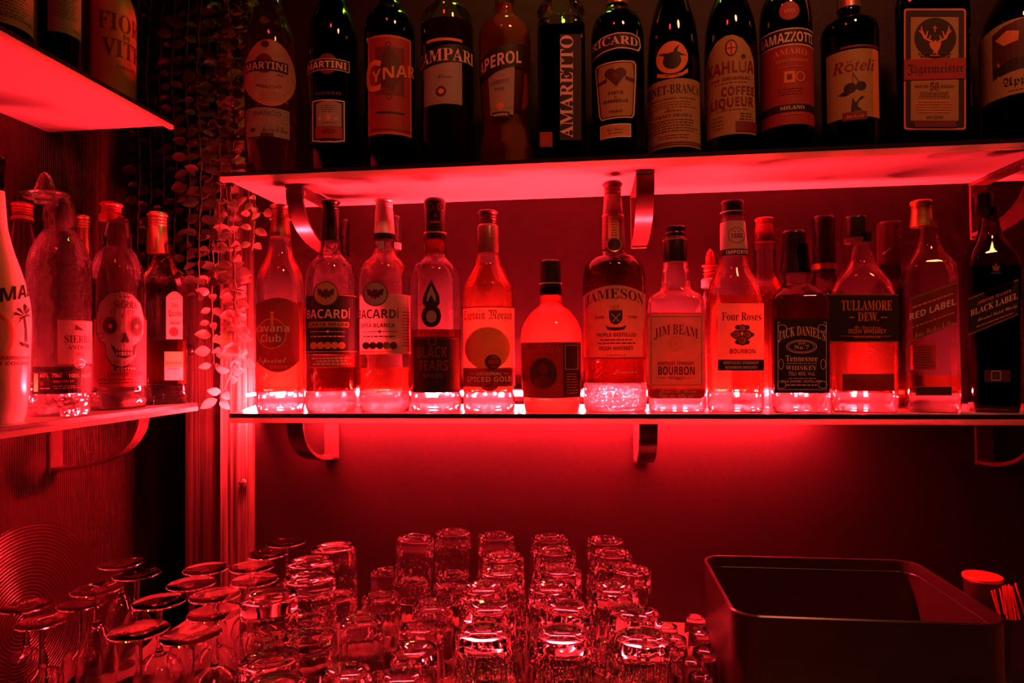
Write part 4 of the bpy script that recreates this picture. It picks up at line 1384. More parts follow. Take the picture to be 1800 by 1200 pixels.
b = top('liqueur_bottle', 'dark anise liqueur bottle with framed banner and fan shaped pale label', 1086)
b.body([(44, None), (47, 262, 6), (47, 60, 20), (40, 36, 14), (24, 22, 8), (19, 12), (18, -30, 0)], 'brown_glass')
b.fill(45, 'black_spirit')
topcap(b, 20, 'gold_foil', -50, 12)
b.label('front_label', [P([(1041, 67), (1060, 60), (1085, 57), (1110, 57), (1124, 61), (1126, 76), (1122, 86), (1085, 85), (1060, 88), (1041, 93)], 'pale_ink'), P([(1041, 69), (1060, 62), (1085, 59), (1110, 59), (1122, 63), (1124, 76), (1120, 84), (1085, 83), (1060, 86), (1041, 91)], 'black_ink'), T('RICARD', 1042, 1120, 79, 14, 'pale_ink', 'bf', arc=2),
                        P([(1050, 108), (1114, 106), (1117, 112), (1117, 130), (1113, 200), (1109, 207), (1056, 208), (1052, 200), (1047, 130), (1046, 112)], 'pale_ink'), P([(1052, 110), (1112, 108), (1115, 113), (1115, 130), (1111, 199), (1108, 205), (1057, 206), (1054, 199), (1049, 130), (1048, 113)], 'brown_ink'), P([(1053, 112), (1111, 110), (1113, 130), (1109, 198), (1106, 203), (1058, 204), (1056, 198), (1051, 130)], 'cream_paper'),
                        E(1072, 128, 10, 9, 'brown_ink'), E(1090, 128, 10, 9, 'brown_ink'), P([(1064, 132), (1098, 132), (1082, 152)], 'brown_ink'), E(1081, 132, 5, 5, 'red_ink'), P([(1050, 140), (1066, 136), (1066, 142), (1050, 146)], 'brown_ink'), P([(1113, 138), (1098, 134), (1098, 140), (1113, 144)], 'brown_ink'),
                        T('PASTIS', 1068, 1094, 165, 5, 'brown_ink'), T('DE', 1079, 1083, 171, 3, 'brown_ink'), T('MARSEILLE', 1060, 1102, 179, 5, 'brown_ink'), T('FRANCE', 1070, 1092, 197, 4, 'brown_ink')])
b.label('foot_label', [R(1055, 217, 1109, 241, 'pale_ink'), R(1057, 219, 1107, 239, 'cream_paper'), T('Paul Ricard', 1066, 1096, 229, 5, 'brown_ink', 'sc'), LINES(1068, 231, 1096, 235, 1, 'brown_ink')])

b = top('liqueur_bottle', 'dark bitter bottle with eagle and globe roundel over a full text label', 1184)
b.body([(45, None), (47, 262, 5), (47, 110, 30), (42, 50, 40), (28, 5, 20), (17, -30), (15, -60, 0)], 'green_glass')
b.fill(40, 'black_spirit')
topcap(b, 16, 'black_cap', -90, -45)
b.label('roundel', [E(1181, 100, 28, 29, 'orange_ink'), E(1181, 106, 16, 15, 'black_ink'), P([(1156, 90), (1172, 92), (1180, 98), (1186, 84), (1194, 78), (1190, 90), (1206, 98), (1188, 98), (1182, 106)], 'black_ink'), P([(1155, 124), (1165, 128), (1181, 131), (1198, 128), (1208, 120), (1209, 127), (1198, 134), (1181, 137), (1163, 134), (1154, 130)], 'orange_ink'), LINES(1164, 129, 1200, 134, 1, 'brown_ink', 1.5)])
b.label('front_label', [R(1136, 138, 1230, 258, 'cream_paper'), T('FERNET-BRANCA', 1138, 1228, 164, 16, 'black_ink', 'bf'), T('FRATELLI BRANCA - DISTILLERIE', 1146, 1222, 174, 3, 'brown_ink'), LINES(1142, 177, 1224, 190, 3, 'brown_ink', 1), T('Milano', 1168, 1198, 196, 6, 'brown_ink', 'sc'), T('FERNET-BRANCA', 1150, 1216, 205, 5, 'brown_ink', 'bf'),
                        LINES(1140, 208, 1226, 232, 5, 'brown_ink', 1.3), LINES(1150, 235, 1216, 244, 2, 'brown_ink', 1), R(1136, 249, 1230, 251, 'red_ink'), R(1136, 253, 1230, 254.5, 'red_ink')])

b = top('liqueur_bottle', 'dark coffee liqueur bottle with arched yellow label', 1285)
b.body([(46, None), (48, 262, 5), (48, 90, 26), (44, 45, 24), (34, 12, 16), (20, -15, 10), (17, -35), (16, -60, 0)], 'brown_glass')
b.fill(40, 'black_spirit')
topcap(b, 18, 'gold_foil', -85, -40)
b.label('front_label', [P([(1241, 236), (1241, 105), (1247, 84), (1260, 68), (1276, 61), (1290, 61), (1306, 68), (1318, 82), (1325, 104), (1327, 236)], 'cream_paper'), E(1286, 84, 11, 15, 'brown_ink'), E(1286, 84, 8, 12, 'orange_ink'), R(1279, 83, 1293, 85, 'brown_ink'), R(1285, 74, 1287, 95, 'brown_ink'), E(1307, 100, 4, 4, 'brown_ink'),
                        T('KAHLÚA', 1246, 1324, 128, 21, 'red_ink', 'sb'), T('THE ORIGINAL', 1250, 1318, 140, 5, 'red_ink'), LINES(1250, 143, 1318, 147, 1, 'red_ink', 1), T('COFFEE', 1268, 1324, 167, 15, 'red_ink', 'sb'), T('LIQUEUR', 1250, 1322, 187, 16, 'red_ink', 'sb'), LINES(1256, 191, 1316, 194, 1, 'red_ink', 1),
                        LINES(1250, 200, 1272, 226, 4, 'brown_ink', 1.3), LINES(1298, 198, 1322, 212, 3, 'brown_ink', 1.3), R(1292, 214, 1327, 232, 'red_ink')])

b = top('liqueur_bottle', 'dark herbal bitter bottle with red label between black bands', 1382)
b.body([(46, None), (48, 262, 5), (48, 40, 26), (44, 10, 20), (30, -12, 14), (18, -30), (16, -60, 0)], 'brown_glass')
b.fill(20, 'black_spirit')
topcap(b, 18, 'black_cap', -85, -40)
b.label('seal', [E(1387, 19, 18, 17, 'red_paper'), T('1815', 1377, 1397, 22, 5.5, 'orange_ink', 'bf')], vc=True)
b.label('front_label', [R(1338, 56, 1430, 219, 'red_paper'), R(1337, 50, 1430, 80, 'pale_ink'), R(1337, 52, 1430, 78, 'black_ink'), T('RAMAZZOTTI', 1339, 1428, 74, 17, 'pale_ink', 'sb'), T('AMARO', 1360, 1418, 99, 11, 'orange_ink', 'bf', arc=3), T('FELSINA RAMAZZOTTI', 1364, 1420, 109, 5, 'orange_ink', 'bf'),
                        R(1378, 126, 1397, 146, 'orange_ink'), R(1383, 131, 1392, 141, 'red_ink'), RING(1406, 136, 8, 9, 2, 'orange_ink'), LINES(1364, 116, 1412, 120, 1, 'orange_ink', 1), LINES(1364, 154, 1412, 168, 3, 'red_ink', 1), R(1338, 184, 1430, 196, 'black_ink'), T('MILANO', 1370, 1412, 193, 6, 'pale_ink', 'bf'), LINES(1372, 199, 1412, 203, 1, 'orange_ink', 1)])

b = top('liqueur_bottle', 'dark cherry liqueur bottle with yellow label showing two cherries', 1494)
b.body([(51, None), (53, 258, 5), (53, 62, 14), (50, 48, 10), (34, 38, 8), (23, 30, 5), (20, 22), (20, -20, 0)], 'brown_glass')
b.fill(50, 'black_spirit')
topcap(b, 22, 'copper_cap', -50, 18)
CH = [R(1453, 87, 1544, 207, 'cream_paper'), R(1534, 87, 1544, 207, 'orange_ink'), T('Röteli', 1463, 1537, 126, 20, 'red_ink', 'bi'), R(1498, 128, 1499.2, 150, 'brown_ink'), P([(1499, 128), (1511, 147), (1509.5, 148), (1498, 130)], 'brown_ink'), E(1494, 155, 11, 9, 'black_ink'), E(1513, 153, 9, 8, 'black_ink'), P([(1473, 165), (1484, 159), (1497, 163), (1486, 168)], 'black_ink'),
      P([(1495, 192), (1498, 172), (1503, 182), (1513, 171), (1519, 172), (1508, 180), (1506, 188), (1514, 195), (1495, 196)], 'black_ink'), R(1480, 197, 1522, 212, 'red_ink'), T('Kobelt', 1484, 1518, 208, 6, 'orange_ink', 'sc')]
b.label('front_label', CH)
b.label('shoulder_label', [R(1477, 80, 1543, 84, 'red_ink')])

b = top('liqueur_bottle', 'wide dark green square bottle with stag roundel and red banner', 1640, sq=6, dr=0.75, neck=(-40, -5))
b.body([(64, None), (67, 250, 5), (67, 8, 10), (62, -8, 10), (30, -30, 10), (18, -46), (17, -60, 0)], 'green_glass')
b.fill(20, 'black_spirit')
topcap(b, 19, 'black_cap', -85, -45)
st = [(1642, 90), (1636, 84), (1633, 76), (1640, 74), (1644, 70), (1648, 74), (1655, 75), (1652, 84), (1648, 92), (1652, 98), (1634, 98)]
AN = []
for sx in (-1, 1):
    X = lambda d: 1644 + sx * d
    AN += [P([(X(4), 72), (X(16), 66), (X(22), 54), (X(24), 44), (X(26), 54), (X(20), 68), (X(6), 75)], 'orange_ink'), P([(X(15), 66), (X(12), 54), (X(14.5), 55), (X(18), 65)], 'orange_ink'), P([(X(21), 60), (X(29), 52), (X(29), 54), (X(21), 63)], 'orange_ink'), P([(X(9), 70), (X(7), 62), (X(9), 62), (X(12), 69)], 'orange_ink')]
b.label('front_label', [R(1589, 15, 1698, 228, 'orange_ink', 5), R(1592, 18, 1695, 225, 'black_ink', 4), R(1601, 30, 1685, 212, 'cream_paper'), E(1644, 67, 37, 36, 'black_ink'), P(st, 'orange_ink')] + AN + [R(1642.5, 45, 1644.5, 56, 'orange_ink'), R(1640, 48, 1647, 50, 'orange_ink'), LINES(1614, 92, 1674, 101, 2, 'brown_ink', 2),
                        R(1589, 103, 1698, 139, 'red_paper', 0, -.03), T('Jägermeister', 1594, 1694, 128, 17, 'black_ink', 'fr', sl=-.03), T('56', 1635, 1651, 157, 12, 'red_ink', 'bf'), T('SELECTED', 1608, 1632, 153, 4, 'brown_ink'), T('BOTANICALS', 1654, 1678, 153, 4, 'brown_ink'), LINES(1612, 160, 1674, 172, 3, 'brown_ink', 1.2), LINES(1610, 175, 1676, 198, 5, 'orange_ink', 1.2), T('BEST SERVED', 1630, 1658, 207, 4, 'brown_ink'), R(1607, 213, 1681, 223, 'red_ink')], flat=True)

b = top('liqueur_bottle', 'dark dimpled bottle with painted scene on its yellow label, last on the upper shelf', 1790)
b.body([(68, None), (72, 250, 6), (72, 70, 26), (64, 30, 20), (34, -10, 16), (20, -40), (18, -60, 0)], 'green_glass')
b.fill(40, 'black_spirit')
topcap(b, 20, 'gold_foil', -85, -45)
b.label('front_label', [ARCH(1718, 44, 1862, 168, 14, 'cream_paper', -4), P([(1745, 48), (1766, 38), (1800, 32), (1830, 36), (1840, 120), (1780, 122), (1744, 130)], 'brown_ink'), P([(1750, 60), (1770, 48), (1792, 54), (1790, 70), (1764, 74)], 'orange_ink'), P([(1748, 112), (1780, 100), (1830, 104), (1830, 118), (1746, 126)], 'black_ink'), T('Appenzeller', 1762, 1858, 148, 16, 'black_ink', 'fr'), LINES(1770, 154, 1840, 160, 1, 'brown_ink', 1.5)])

# ------------------------------------------------------------------ upper shelf on the left wall
G5 = 'bottles on the upper left wall shelf'


def upleft(name, label, px, foot, inn, **kw):
    p = at_x(px, foot, XLU - inn)
    return Bottle(name, label, px, 60, p.y, ZLU, kw.pop('group', G5), **kw)


b = upleft('wine_bottle', 'dark wine bottle with pale printed label at the left edge of the photo', -2, 90, 0.05)
b.body([(58, None), (62, 82, 4), (62, -220, 30), (40, -270, 20), (22, -300), (20, -420, 0)], 'green_glass')
b.fill(-200, 'black_spirit')
b.label('front_label', [R(-60, -120, 61, 38, 'white_paper'), LINES(-40, -20, 52, 20, 7, 'brown_ink', 2), T('COLLI TREVIGIANI', -50, 55, 26, 6, 'brown_ink')], vc=True)
b.cap([(22, -400), (22, -470, 3), (18, -474, 1)], 'red_cap')
b = upleft('wine_bottle', 'slim dark wine bottle with pale printed label beside the pale jug', 104, 112, 0.05)
b.body([(37, None), (39, 104, 4), (39, -160, 26), (28, -200, 18), (16, -225), (15, -320, 0)], 'green_glass')
b.fill(-150, 'black_spirit')
b.label('front_label', [R(84, -90, 143, 56, 'white_paper'), LINES(90, -30, 136, 30, 14, 'brown_ink', 1.5), T('75cl', 128, 139, 49, 5, 'brown_ink')])
b.cap([(17, -300), (17, -370, 3), (14, -373, 1)], 'red_cap')
b = upleft('stoneware_jug', 'pale red lit stoneware jug with large serif lettering near the shelf corner', 193, 170, 0.055, cat='jug')
b.body([(47, None), (49, 186, 3), (48, 24, 14), (42, 2, 14), (26, -24, 12), (16, -40), (15, -90, 0)], 'red_stoneware', 'jug_body')
b.label('lettering', [T('FIOR', 172, 240, 50, 30, 'red_ink', 'bf'), T('DI', 216, 228, 62, 8, 'red_ink', 'bf'), T('VITE', 178, 241, 96, 30, 'red_ink', 'bf'), T('GRAPPA', 206, 238, 116, 6, 'red_ink', 'bf')], at=90)
b.cap([(17, -70), (17, -110, 3), (13, -113, 1)], 'black_cap')

# ------------------------------------------------------------------ glasses on the counter
ORD = ['first', 'second', 'third', 'fourth', 'fifth', 'sixth', 'seventh', 'eighth', 'ninth']


def facet(r, th, k):
    """radius of a ten-sided outline blended with a circle (k = 1 fully faceted)"""
    n = 10
    a = (th % (2 * PI / n)) - PI / n
    return r * (1 - k) + k * r * math.cos(PI / n) / math.cos(a) * 1.02


def tumbler_bm(faceted, h, rb, rr, seg=60, wall=0.0022, base=0.014):
    """glass standing upside down: rim at z 0, thick base on top"""
    def ringf(r, z, k):
        return [(facet(r, 2 * PI * i / seg, k) * math.cos(2 * PI * i / seg), facet(r, 2 * PI * i / seg, k) * math.sin(2 * PI * i / seg), z) for i in range(seg)]
    K = 1.0 if faceted else 0.0
    rin = lambda z: rr - wall + (rb - 0.0025 - rr + wall) * z / (h - base)
    rg = [ringf(1e-4, h - base - 0.001, 0), ringf(rin(h - base) * 0.55, h - base - 0.0004, 0), ringf(rin(h - base) * 0.92, h - base - 0.001, 0), ringf(rin(h - base - 0.004), h - base - 0.005, 0)]
    for t in (0.75, 0.5, 0.25, 0.06):
        rg.append(ringf(rin((h - base) * t), (h - base) * t, 0))
    rg += [ringf(rin(0.0008), 0.0008, 0), ringf(rr - wall / 2, 0, 0), ringf(rr - 0.0003, 0.0008, 0)]
    for t, k in ((0.08, 0), (0.22, 0), (0.30, K * 0.7), (0.38, K), (0.6, K), (0.8, K), (0.93, K)):
        rg.append(ringf(rr + (rb - rr) * t, h * t, k))
    rg += [ringf(rb * 1.0, h - 0.0025, K), ringf(rb * 0.985, h - 0.0008, K), ringf(rb * 0.95, h, K * 0.8), ringf(rb * 0.74, h, 0), ringf(rb * 0.68, h - 0.0016, 0), ringf(rb * 0.5, h - 0.0026, 0), ringf(rb * 0.44, h - 0.0019, 0), ringf(1e-4, h - 0.0021, 0)]
    bm = bmesh.new()
    add_rings(bm, rg)
    bmesh.ops.recalc_face_normals(bm, faces=bm.faces)
    return bm


def shape(name, bm, ang=28):
    me = bpy.data.meshes.new(name)
    bm.to_mesh(me)
    bm.free()
    me.materials.append(MATS['bar_glass'])
    for p in me.polygons:
        p.use_smooth = True
    me.set_sharp_from_angle(angle=math.radians(ang))
    return me


HT = 0.0885
M_FACET = shape('faceted_tumbler', tumbler_bm(True, HT, 0.0270, 0.0305, wall=0.0017))
M_ROUND = shape('round_tumbler', tumbler_bm(False, 0.0935, 0.0300, 0.0325, base=0.016, wall=0.0015), 40)
M_SHOT = shape('shot_glass', tumbler_bm(False, 0.052, 0.0135, 0.0185, 32, 0.002, 0.010), 40)
Z1F, Z2F = ZC + HT, ZC + 0.153
Z1R, Z2R = ZC + 0.0935, ZC + 0.161


def put(me, name, label, cat, px, py, ztop, h, group, tilt=0.0, rz=None, base=True):
    p = at_z(px, py, ztop)
    o = link(bpy.data.objects.new(name, me))
    o.location = (p.x, p.y, ztop - h)
    o.rotation_euler = (math.radians(tilt * 0.4), math.radians(tilt), rnd.uniform(0, 0.6) if rz is None else rz)
    tag(o, label, cat, group)
    return o


def under(o, me, name, label, cat, z, group):
    q = link(bpy.data.objects.new(name, me))
    q.location = (o.location.x, o.location.y, z)
    q.rotation_euler = (0, 0, rnd.uniform(0, 0.6))
    tag(q, label, cat, group)


GT = 'faceted tumblers stacked upside down on the bar'
COLS = [('left', [(872, 941), (884, 978), (880, 1004), (854, 1028), (860, 1070), (851, 1104)]),
        ('middle', [(966, 945), (977, 966), (982, 1003), (974, 1035), (984, 1057), (989, 1112)]),
        ('right', [(1064, 949), (1075, 970), (1099, 999), (1079, 1033), (1112, 1080), (1127, 1113)])]
TILT = {(1099, 999): 3, (984, 1057): 3, (1112, 1080): 2}
for cn, pts in COLS:
    for i, (px, py) in enumerate(pts):
        nm = '%s from the wall in the %s row' % (ORD[i], cn)
        o = put(M_FACET, 'tumbler', 'top faceted tumbler of the stack ' + nm, 'glass', px, py, Z2F, HT, GT, TILT.get((px, py), 0))
        under(o, M_FACET, 'tumbler', 'lower faceted tumbler of the stack ' + nm, 'glass', ZC, GT)
for px, py, t, nm in ((715, 942, 5, 'tilted'), (790, 942, 0, 'straight')):
    o = put(M_FACET, 'tumbler', 'upturned %s faceted tumbler on top of a stack by the wall, beneath the drop-emblem rum' % nm, 'glass', px, py, Z2F, HT, GT, t)
    under(o, M_FACET, 'tumbler', 'faceted tumbler carrying the %s one by the wall beneath the drop-emblem rum' % nm, 'glass', ZC, GT)
for nm, pts in (('left', [(689, 1007), (664, 1049), (626, 1089), (607, 1180)]), ('right', [(782, 1034), (770, 1050), (739, 1104), (730, 1138), (706, 1190)])):
    for i, (px, py) in enumerate(pts):
        put(M_FACET, 'tumbler', 'single faceted tumbler, %s from the wall in the low %s row' % (ORD[i], nm), 'glass', px, py, Z1F, HT, GT)
GR = 'round tumblers stacked upside down on the bar'
for i, (px, py) in enumerate(((586, 964), (561, 986), (526, 1019), (496, 1044))):
    nm = '%s from the wall beside the wine glasses' % ORD[i]
    o = put(M_ROUND, 'tumbler', 'plain round tumbler topping a stack, ' + nm, 'glass', px, py, Z2R, 0.0935, GR)
    under(o, M_ROUND, 'tumbler', 'lower plain round tumbler, ' + nm, 'glass', ZC, GR)
    if i == 3:
        mk = bmesh.new()
        front = o
put(M_ROUND, 'tumbler', 'plain round tumbler standing low in front of the round stacks', 'glass', 487, 1180, Z1R, 0.0935, GR)
mk.free()
# etched mark on the nearest round tumbler
bmk = bmesh.new()
fa = math.atan2(-front.location.x, front.location.y)
for ch, du in (('CE', 0.016), ('M24', 0.006), ('0.2l', 0.004)):
    vs, fs = glyphs(ch, 'sb')
    a0 = min(v[0] for v in vs)
    k = 0.0042 / cap_height('sb')
    zz = 0.056 if ch != '0.2l' else 0.048
    nv = []
    for x, y in vs:
        u = du - (x - a0) * k
        r = 0.0325 + (0.030 - 0.0325) * zz / 0.0935 + 0.0003
        al = u / r
        nv.append(bmk.verts.new((r * math.sin(al), -r * math.cos(al), zz - y * k + 0.004)))
    for f in fs:
        try:
            bmk.faces.new([nv[i] for i in f])
        except ValueError:
            pass
mo = obj('etched_mark', bmk, 'pale_ink', front, 0)
mo.rotation_euler = (0, 0, fa - front.rotation_euler.z)

GS = 'shot glasses stacked upside down beside the black bin'
for i, (px, py) in enumerate(((1222, 1084), (1179, 1104), (1222, 1112), (1189, 1121), (1197, 1139), (1223, 1142), (1210, 1161), (1226, 1180))):
    put(M_SHOT, 'shot_glass', 'small upturned shot glass beside the black bin, %s counting from the wall' % ORD[i], 'glass', px, py, ZC + 0.052, 0.052, GS)


def stem_bm(kind):
    """upside-down stem glass parts: rim at z 0, foot on top; returns (bowl, stem, foot)"""
    if kind == 'wine':
        outer = [(0.0245, 0), (0.0275, 0.018), (0.0290, 0.036), (0.0280, 0.052), (0.0235, 0.068), (0.012, 0.0775), (0.005, 0.081), (0.0038, 0.084)]
        top_, rf = 0.140, 0.0295
    elif kind == 'flute':
        outer = [(0.0200, 0), (0.0225, 0.025), (0.0225, 0.05), (0.0190, 0.073), (0.011, 0.090), (0.0055, 0.097), (0.0042, 0.100)]
        top_, rf = 0.140, 0.0290
    else:
        outer = [(0.0235, 0), (0.0232, 0.02), (0.0225, 0.037), (0.0195, 0.044), (0.010, 0.048), (0.0055, 0.051), (0.0042, 0.054)]
        top_, rf = 0.106, 0.0290
    outer = fillet([(r, z, 0.006) for r, z in outer], 0.006, 3)
    w = 0.0011
    inner = [(max(r - w, 1e-4), z) for r, z in outer if r > 0.006]
    zi = inner[-1][1]
    prof = [(1e-4, zi - 0.002)] + [(r, z - 0.0006 * (z / zi)) for r, z in inner[::-1]][1:] + outer + [(1e-4, outer[-1][1])]
    zs = outer[-1][1] + 0.0001
    rs = outer[-1][0]
    stem = fillet([(1e-4, zs), (rs, zs), (0.0032, zs + 0.012), (0.0032, top_ - 0.012), (0.006, top_ - 0.0045), (1e-4, top_ - 0.0045)], 0.006, 3)
    foot = [(1e-4, top_ - 0.0044), (0.006, top_ - 0.0044), (0.015, top_ - 0.0026), (rf - 0.001, top_ - 0.0016), (rf, top_ - 0.0008), (rf - 0.001, top_), (0.015, top_ - 0.0008), (1e-4, top_ - 0.0016)]
    out = []
    for p in (prof, stem, foot):
        bm = lathe_bm(p, 40)
        bmesh.ops.recalc_face_normals(bm, faces=bm.faces)
        out.append(bm)
    return out, top_


PROTO = {}
GW = 'stem glasses upside down on the left of the bar'


def stem_glass(kind, label, px, py):
    if kind not in PROTO:
        r = empty('stem_glass', (0, 0, ZC))
        bms, h = stem_bm(kind)
        for n_, bm in zip(('bowl', 'stem', 'foot'), bms):
            obj(n_, bm, 'bar_glass', r, 40)
        PROTO[kind] = (r, h)
        o = r
    else:
        o = copy_tree(PROTO[kind][0])
    h = PROTO[kind][1]
    p = at_z(px, py, ZC + h)
    o.location = (p.x, p.y, ZC)
    o.rotation_euler = (0, 0, rnd.uniform(0, 6))
    tag(o, label, 'stem glass', GW)


for i, (px, py) in enumerate(((497, 956), (469, 975), (447, 996), (428, 1021), (390, 1047), (365, 1076), (341, 1096))):
    stem_glass('wine', 'upturned wine glass, %s from the wall in the row beside the round tumblers' % ORD[i], px, py)
for i, (px, py) in enumerate(((363, 999), (336, 1025), (290, 1054), (261, 1107))):
    stem_glass('wine', 'upturned wine glass, %s from the wall in the second row from the round tumblers' % ORD[i], px, py)
for i, (px, py) in enumerate(((208, 991), (231, 1011), (174, 1031))):
    stem_glass('flute', 'upturned narrow flute, %s from the wall near the ribbed left wall' % ORD[i], px, py)
for i, (px, py) in enumerate(((147, 1059), (47, 1064), (85, 1089))):
    stem_glass('short', 'short upturned stem glass with straight bowl, %s from the wall at the far left' % ORD[i], px, py)

# nudge neighbours apart so that no two rims share the same spot
floor_items = [o for o in sc.objects if o.parent is None and o.name.split('.')[0] in ('tumbler', 'shot_glass', 'stem_glass')]
stacks = []
for o in floor_items:
    for s_ in stacks:
        if (s_[0] - o.location.xy).length < 1e-4:
            s_[2].append(o)
            break
    else:
        n_ = o.name.split('.')[0]
        stacks.append([o.location.xy.copy(), {'tumbler': 0.0312, 'shot_glass': 0.0188, 'stem_glass': 0.0298}[n_] + (0.0017 if o.type == 'MESH' and o.data == M_ROUND else 0), [o]])
for it in range(60):
    for i in range(len(stacks)):
        for j in range(i):
            a, b_ = stacks[i], stacks[j]
            d = a[0] - b_[0]
            need = a[1] + b_[1]
            if 1e-9 < d.length < need:
                k = d.normalized() * (need - d.length) * 0.5
                a[0] += k
                b_[0] -= k
    for a in stacks:
        a[0].y = min(a[0].y, YW - 0.002 - a[1])
for a in stacks:
    for o in a[2]:
        o.location.x, o.location.y = a[0]

# ------------------------------------------------------------------ black bin
zb = at_y(1240, 979, 0.985).z
c = [at_z(1238, 976, zb), at_z(1615, 982, zb), at_z(1757, 1089, zb), at_z(1291, 1088, zb)]
bx0, bx1 = (c[0].x + c[3].x) / 2, (c[1].x + c[2].x) / 2
by0, by1 = (c[2].y + c[3].y) / 2, (c[0].y + c[1].y) / 2
bcx, bcy = (bx0 + bx1) / 2, (by0 + by1) / 2
hw_, hd_ = (bx1 - bx0) / 2, (by1 - by0) / 2


def rrect(hx, hy, r, z, n=6):
    pts = []
    for cx, cy_, a in ((hx - r, hy - r, 0), (-hx + r, hy - r, 90), (-hx + r, -hy + r, 180), (hx - r, -hy + r, 270)):
        for k in range(n + 1):
            t = math.radians(a + 90 * k / n)
            pts.append((cx + r * math.cos(t), cy_ + r * math.sin(t), z))
    return pts


bn = tag(empty('bin', (bcx, bcy, ZC)), 'black rounded rectangular open bin on the right of the bar', 'bin')
H = zb - ZC
R0 = 0.028
bm = bmesh.new()
add_rings(bm, [rrect(hw_ - 0.003, hd_ - 0.003, R0, 0.0), rrect(hw_, hd_, R0, 0.004), rrect(hw_, hd_, R0, H - 0.004), rrect(hw_ + 0.0008, hd_ + 0.0008, R0, H - 0.0015), rrect(hw_ - 0.0005, hd_ - 0.0005, R0, H), rrect(hw_ - 0.003, hd_ - 0.003, R0 - 0.003, H - 0.0006),
               rrect(hw_ - 0.0035, hd_ - 0.0035, R0 - 0.003, H - 0.004), rrect(hw_ - 0.0035, hd_ - 0.0035, R0 - 0.003, 0.006)], True, True)
obj('bin_body', bm, 'bin_plastic', bn, 40)
bm = bmesh.new()
tube(bm, [(x * 1.0, y * 1.0, z) for x, y, z in rrect(hw_ - 0.0036, hd_ - 0.0036, R0 - 0.003, H - 0.016)] + [rrect(hw_ - 0.0036, hd_ - 0.0036, R0 - 0.003, H - 0.016)[0]], 0.0010, 6)
obj('inner_ridge', bm, 'bin_plastic', bn, 40)

# cup and straws behind the bin
pc = at_y(1727, 1010, 0.99)
cu = tag(empty('cup', (pc.x, pc.y, ZC)), 'dark round cup with pale red lid behind the black bin', 'cup')
hc = pc.z - ZC
obj('cup_body', lathe_bm(fillet([(1e-4, 0), (0.019, 0), (0.021, 0.02), (0.0225, hc - 0.006), (1e-4, hc - 0.006)], 0.003), 36), 'bin_plastic', cu, 40)
obj('lid', lathe_bm(fillet([(1e-4, hc - 0.0058), (0.0235, hc - 0.0058), (0.024, hc - 0.001), (0.0225, hc), (1e-4, hc - 0.0012)], 0.001), 36), 'straw_red', cu, 40).rotation_euler = (0.0, 0.0, 0.0)
ph = at_y(1765, 1075, 0.955)
ho = tag(empty('straw_holder', (ph.x, ph.y, ZC)), 'dark holder with red straws behind the black bin corner', 'holder')
hh = max(0.02, ph.z - ZC)
obj('holder_body', lathe_bm(fillet([(1e-4, 0), (0.026, 0), (0.028, hh), (0.0265, hh), (0.0245, 0.004), (1e-4, 0.004)], 0.002), 32), 'bin_plastic', ho, 40)
for i, (x0, y0, x1, y1) in enumerate(((1743, 1038, 1749, 1058), (1748, 1036, 1753, 1059), (1757, 1034, 1762, 1058), (1763, 1030, 1767, 1060), (1767, 1028, 1772, 1062), (1770, 1030, 1775, 1062), (1773, 1027, 1778, 1063), (1776, 1029, 1782, 1064), (1779, 1031, 1788, 1069), (1785, 1025, 1794, 1056))):
    yy = 0.945 + 0.004 * (i % 4)
    pA, pB = at_y(x0, y0, yy), at_y(x1, y1, yy)
    pE = pB + (pB - pA) * 0.9
    bm = bmesh.new()
    tube(bm, [tuple(pA - pE), tuple((pB - pE)), (0, 0, 0)], 0.0013, 6)
    o = obj('drinking_straw', bm, 'straw_red', None, 40)
    o.location = pE
    tag(o, 'thin red drinking straw leaning in the dark holder, %s from the left' % (ORD + ['tenth'])[i], 'straw', 'red straws in the holder')

# ------------------------------------------------------------------ hanging vine
def leaf(bm, base, d, nrm, L, W, mi):
    """one folded oval leaf of two half blades"""
    d = d.normalized()
    s = d.cross(nrm).normalized()
    n = s.cross(d)
    k = 7
    mid, lf, rt = [], [], []
    for i in range(k):
        t = i / (k - 1)
        w = W * math.sin(PI * t) ** 0.75 * (1.05 - 0.3 * t)
        bend = n * (-0.22 * L * t * t)
        c_ = base + d * (L * t) + bend
        mid.append(bm.verts.new(c_))
        lf.append(bm.verts.new(c_ + s * w + n * (w * 0.28)))
        rt.append(bm.verts.new(c_ - s * w + n * (w * 0.28)))
    for a in (lf, rt):
        for i in range(k - 1):
            try:
                q = (mid[i], mid[i + 1], a[i + 1], a[i]) if a is rt else (mid[i], a[i], a[i + 1], mid[i + 1])
                f = bm.faces.new(q)
                f.material_index = mi
            except ValueError:
                pass


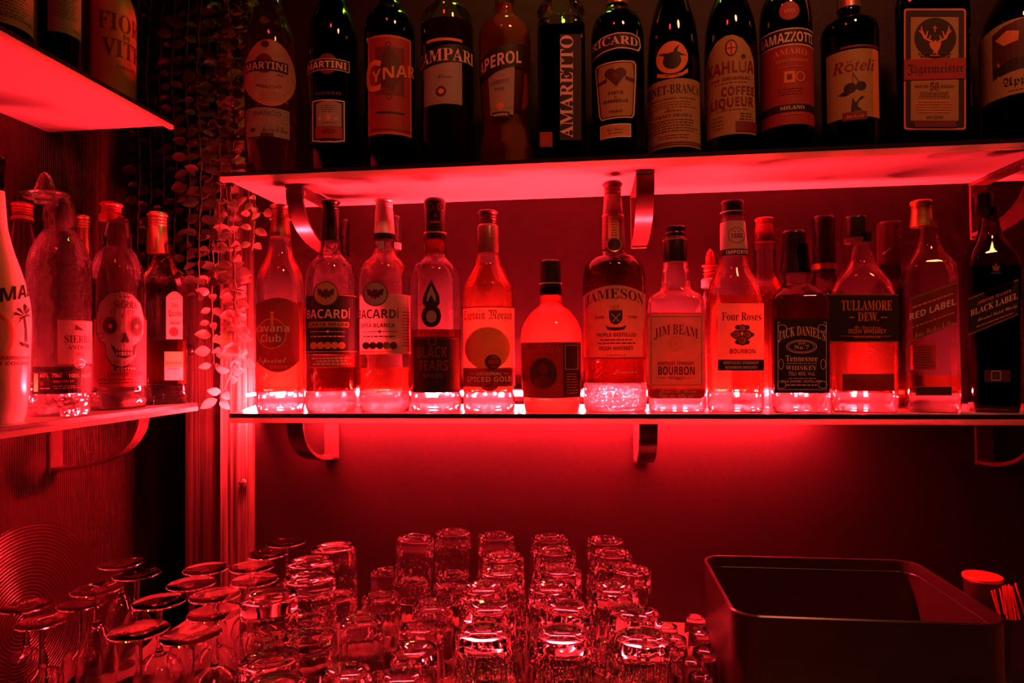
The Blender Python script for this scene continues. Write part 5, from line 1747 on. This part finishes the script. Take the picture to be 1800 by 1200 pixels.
def vine(label, pts, step=0.016, L=0.021, dark=None, dense=1.0):
    base = pts[0]
    r = tag(empty('hanging_vine', base), label, 'vine', 'leafy strands of the hanging vine')
    P_ = [Vector(p) - Vector(base) for p in pts]
    fine = []
    for a, b in zip(P_, P_[1:]):
        m = max(2, int((b - a).length / 0.012))
        for i in range(m):
            fine.append(a.lerp(b, i / m) + Vector((rnd.uniform(-1, 1), rnd.uniform(-1, 1), 0)) * 0.0015)
    fine.append(P_[-1])
    bm = bmesh.new()
    tube(bm, [tuple(p) for p in fine], 0.0008, 5)
    obj('stem', bm, 'vine_stem', r, 60)
    bm = bmesh.new()
    acc, side = 0.0, 1
    for a, b in zip(fine, fine[1:]):
        acc += (b - a).length
        if acc >= step / dense:
            acc = 0
            for sd in (side, -side):
                if sd != side and rnd.random() < 0.25:
                    continue
                an = rnd.uniform(-0.9, 0.9)
                d = Vector((sd * math.cos(an), -0.55 + rnd.uniform(-0.5, 0.4), -0.25 + math.sin(an) * 0.5))
                nrm = Vector((rnd.uniform(-0.3, 0.8), -1, rnd.uniform(-0.4, 0.7)))
                l = L * rnd.uniform(0.7, 1.2)
                leaf(bm, b + d * 0.003, d, nrm, l, l * rnd.uniform(0.30, 0.40), 0)
            side = -side
    obj('foliage', bm, dark or 'leaf', r, 60)


def hang(label, pix, y, **kw):
    vine(label, [tuple(at_y(px, py, y + dy)) for px, py, dy in pix], **kw)


hang('vine strand ending lowest, in front of the lit timber post', [(425, -40, 0), (418, 160, 0), (405, 330, 0), (413, 440, -.01), (415, 560, -.012), (413, 640, -.012), (386, 700, -.005)], 1.086, L=0.026, dense=1.25)
hang('vine strand beside the lowest one, ending near the lit bottles', [(438, -30, 0), (428, 150, 0), (398, 330, 0), (402, 420, 0), (412, 500, -.01), (420, 560, -.01), (428, 632, -.01)], 1.082, L=0.026, dense=1.2)
hang('vine strand on the left edge of the lit post', [(395, -40, 0), (388, 200, 0), (376, 400, 0), (372, 540, 0), (376, 640, 0)], 1.084, L=0.024, dense=1.0)
hang('vine strand behind the cap of the first rum bottle', [(455, -40, 0), (446, 160, 0), (436, 330, 0), (448, 390, 0), (443, 440, 0)], 1.075)
hang('thin vine strand with a lone leaf above the first rum bottle', [(430, 250, 0), (440, 330, 0), (452, 372, 0), (468, 376, 0)], 1.055)
for i, px in enumerate((170, 195, 218, 242, 262, 284, 306, 330, 350, 368, 384)):
    y = (1.17 if px < 310 else 1.07) + 0.03 * (i % 3) * (1 if px < 310 else -0.4)
    e = 470 + (i * 37) % 50 - (90 if px < 230 else 0)
    hang('vine strand in the shaded corner, %s counting from the left wall' % (ORD + ['tenth', 'eleventh'])[i], [(px + 6, -60, 0), (px - 4, 140, 0.01), (px + 5, 300, -.01), (px - 2, e, 0)], y, dense=1.15, L=0.023, dark='leaf_shaded' if px < 300 else 'leaf_half_shaded')
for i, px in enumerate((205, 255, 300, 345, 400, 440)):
    hang('vine strand deep in the corner behind the others, %s from the left' % ORD[i], [(px, -60, 0), (px + 8, 180, 0.01), (px - 5, 430 if px < 380 else 330, 0)], 1.30 if px < 390 else 1.06, dense=1.2, L=0.024, dark='leaf_shaded')
bpy.data.objects.remove(tob)
bpy.data.curves.remove(tcu)
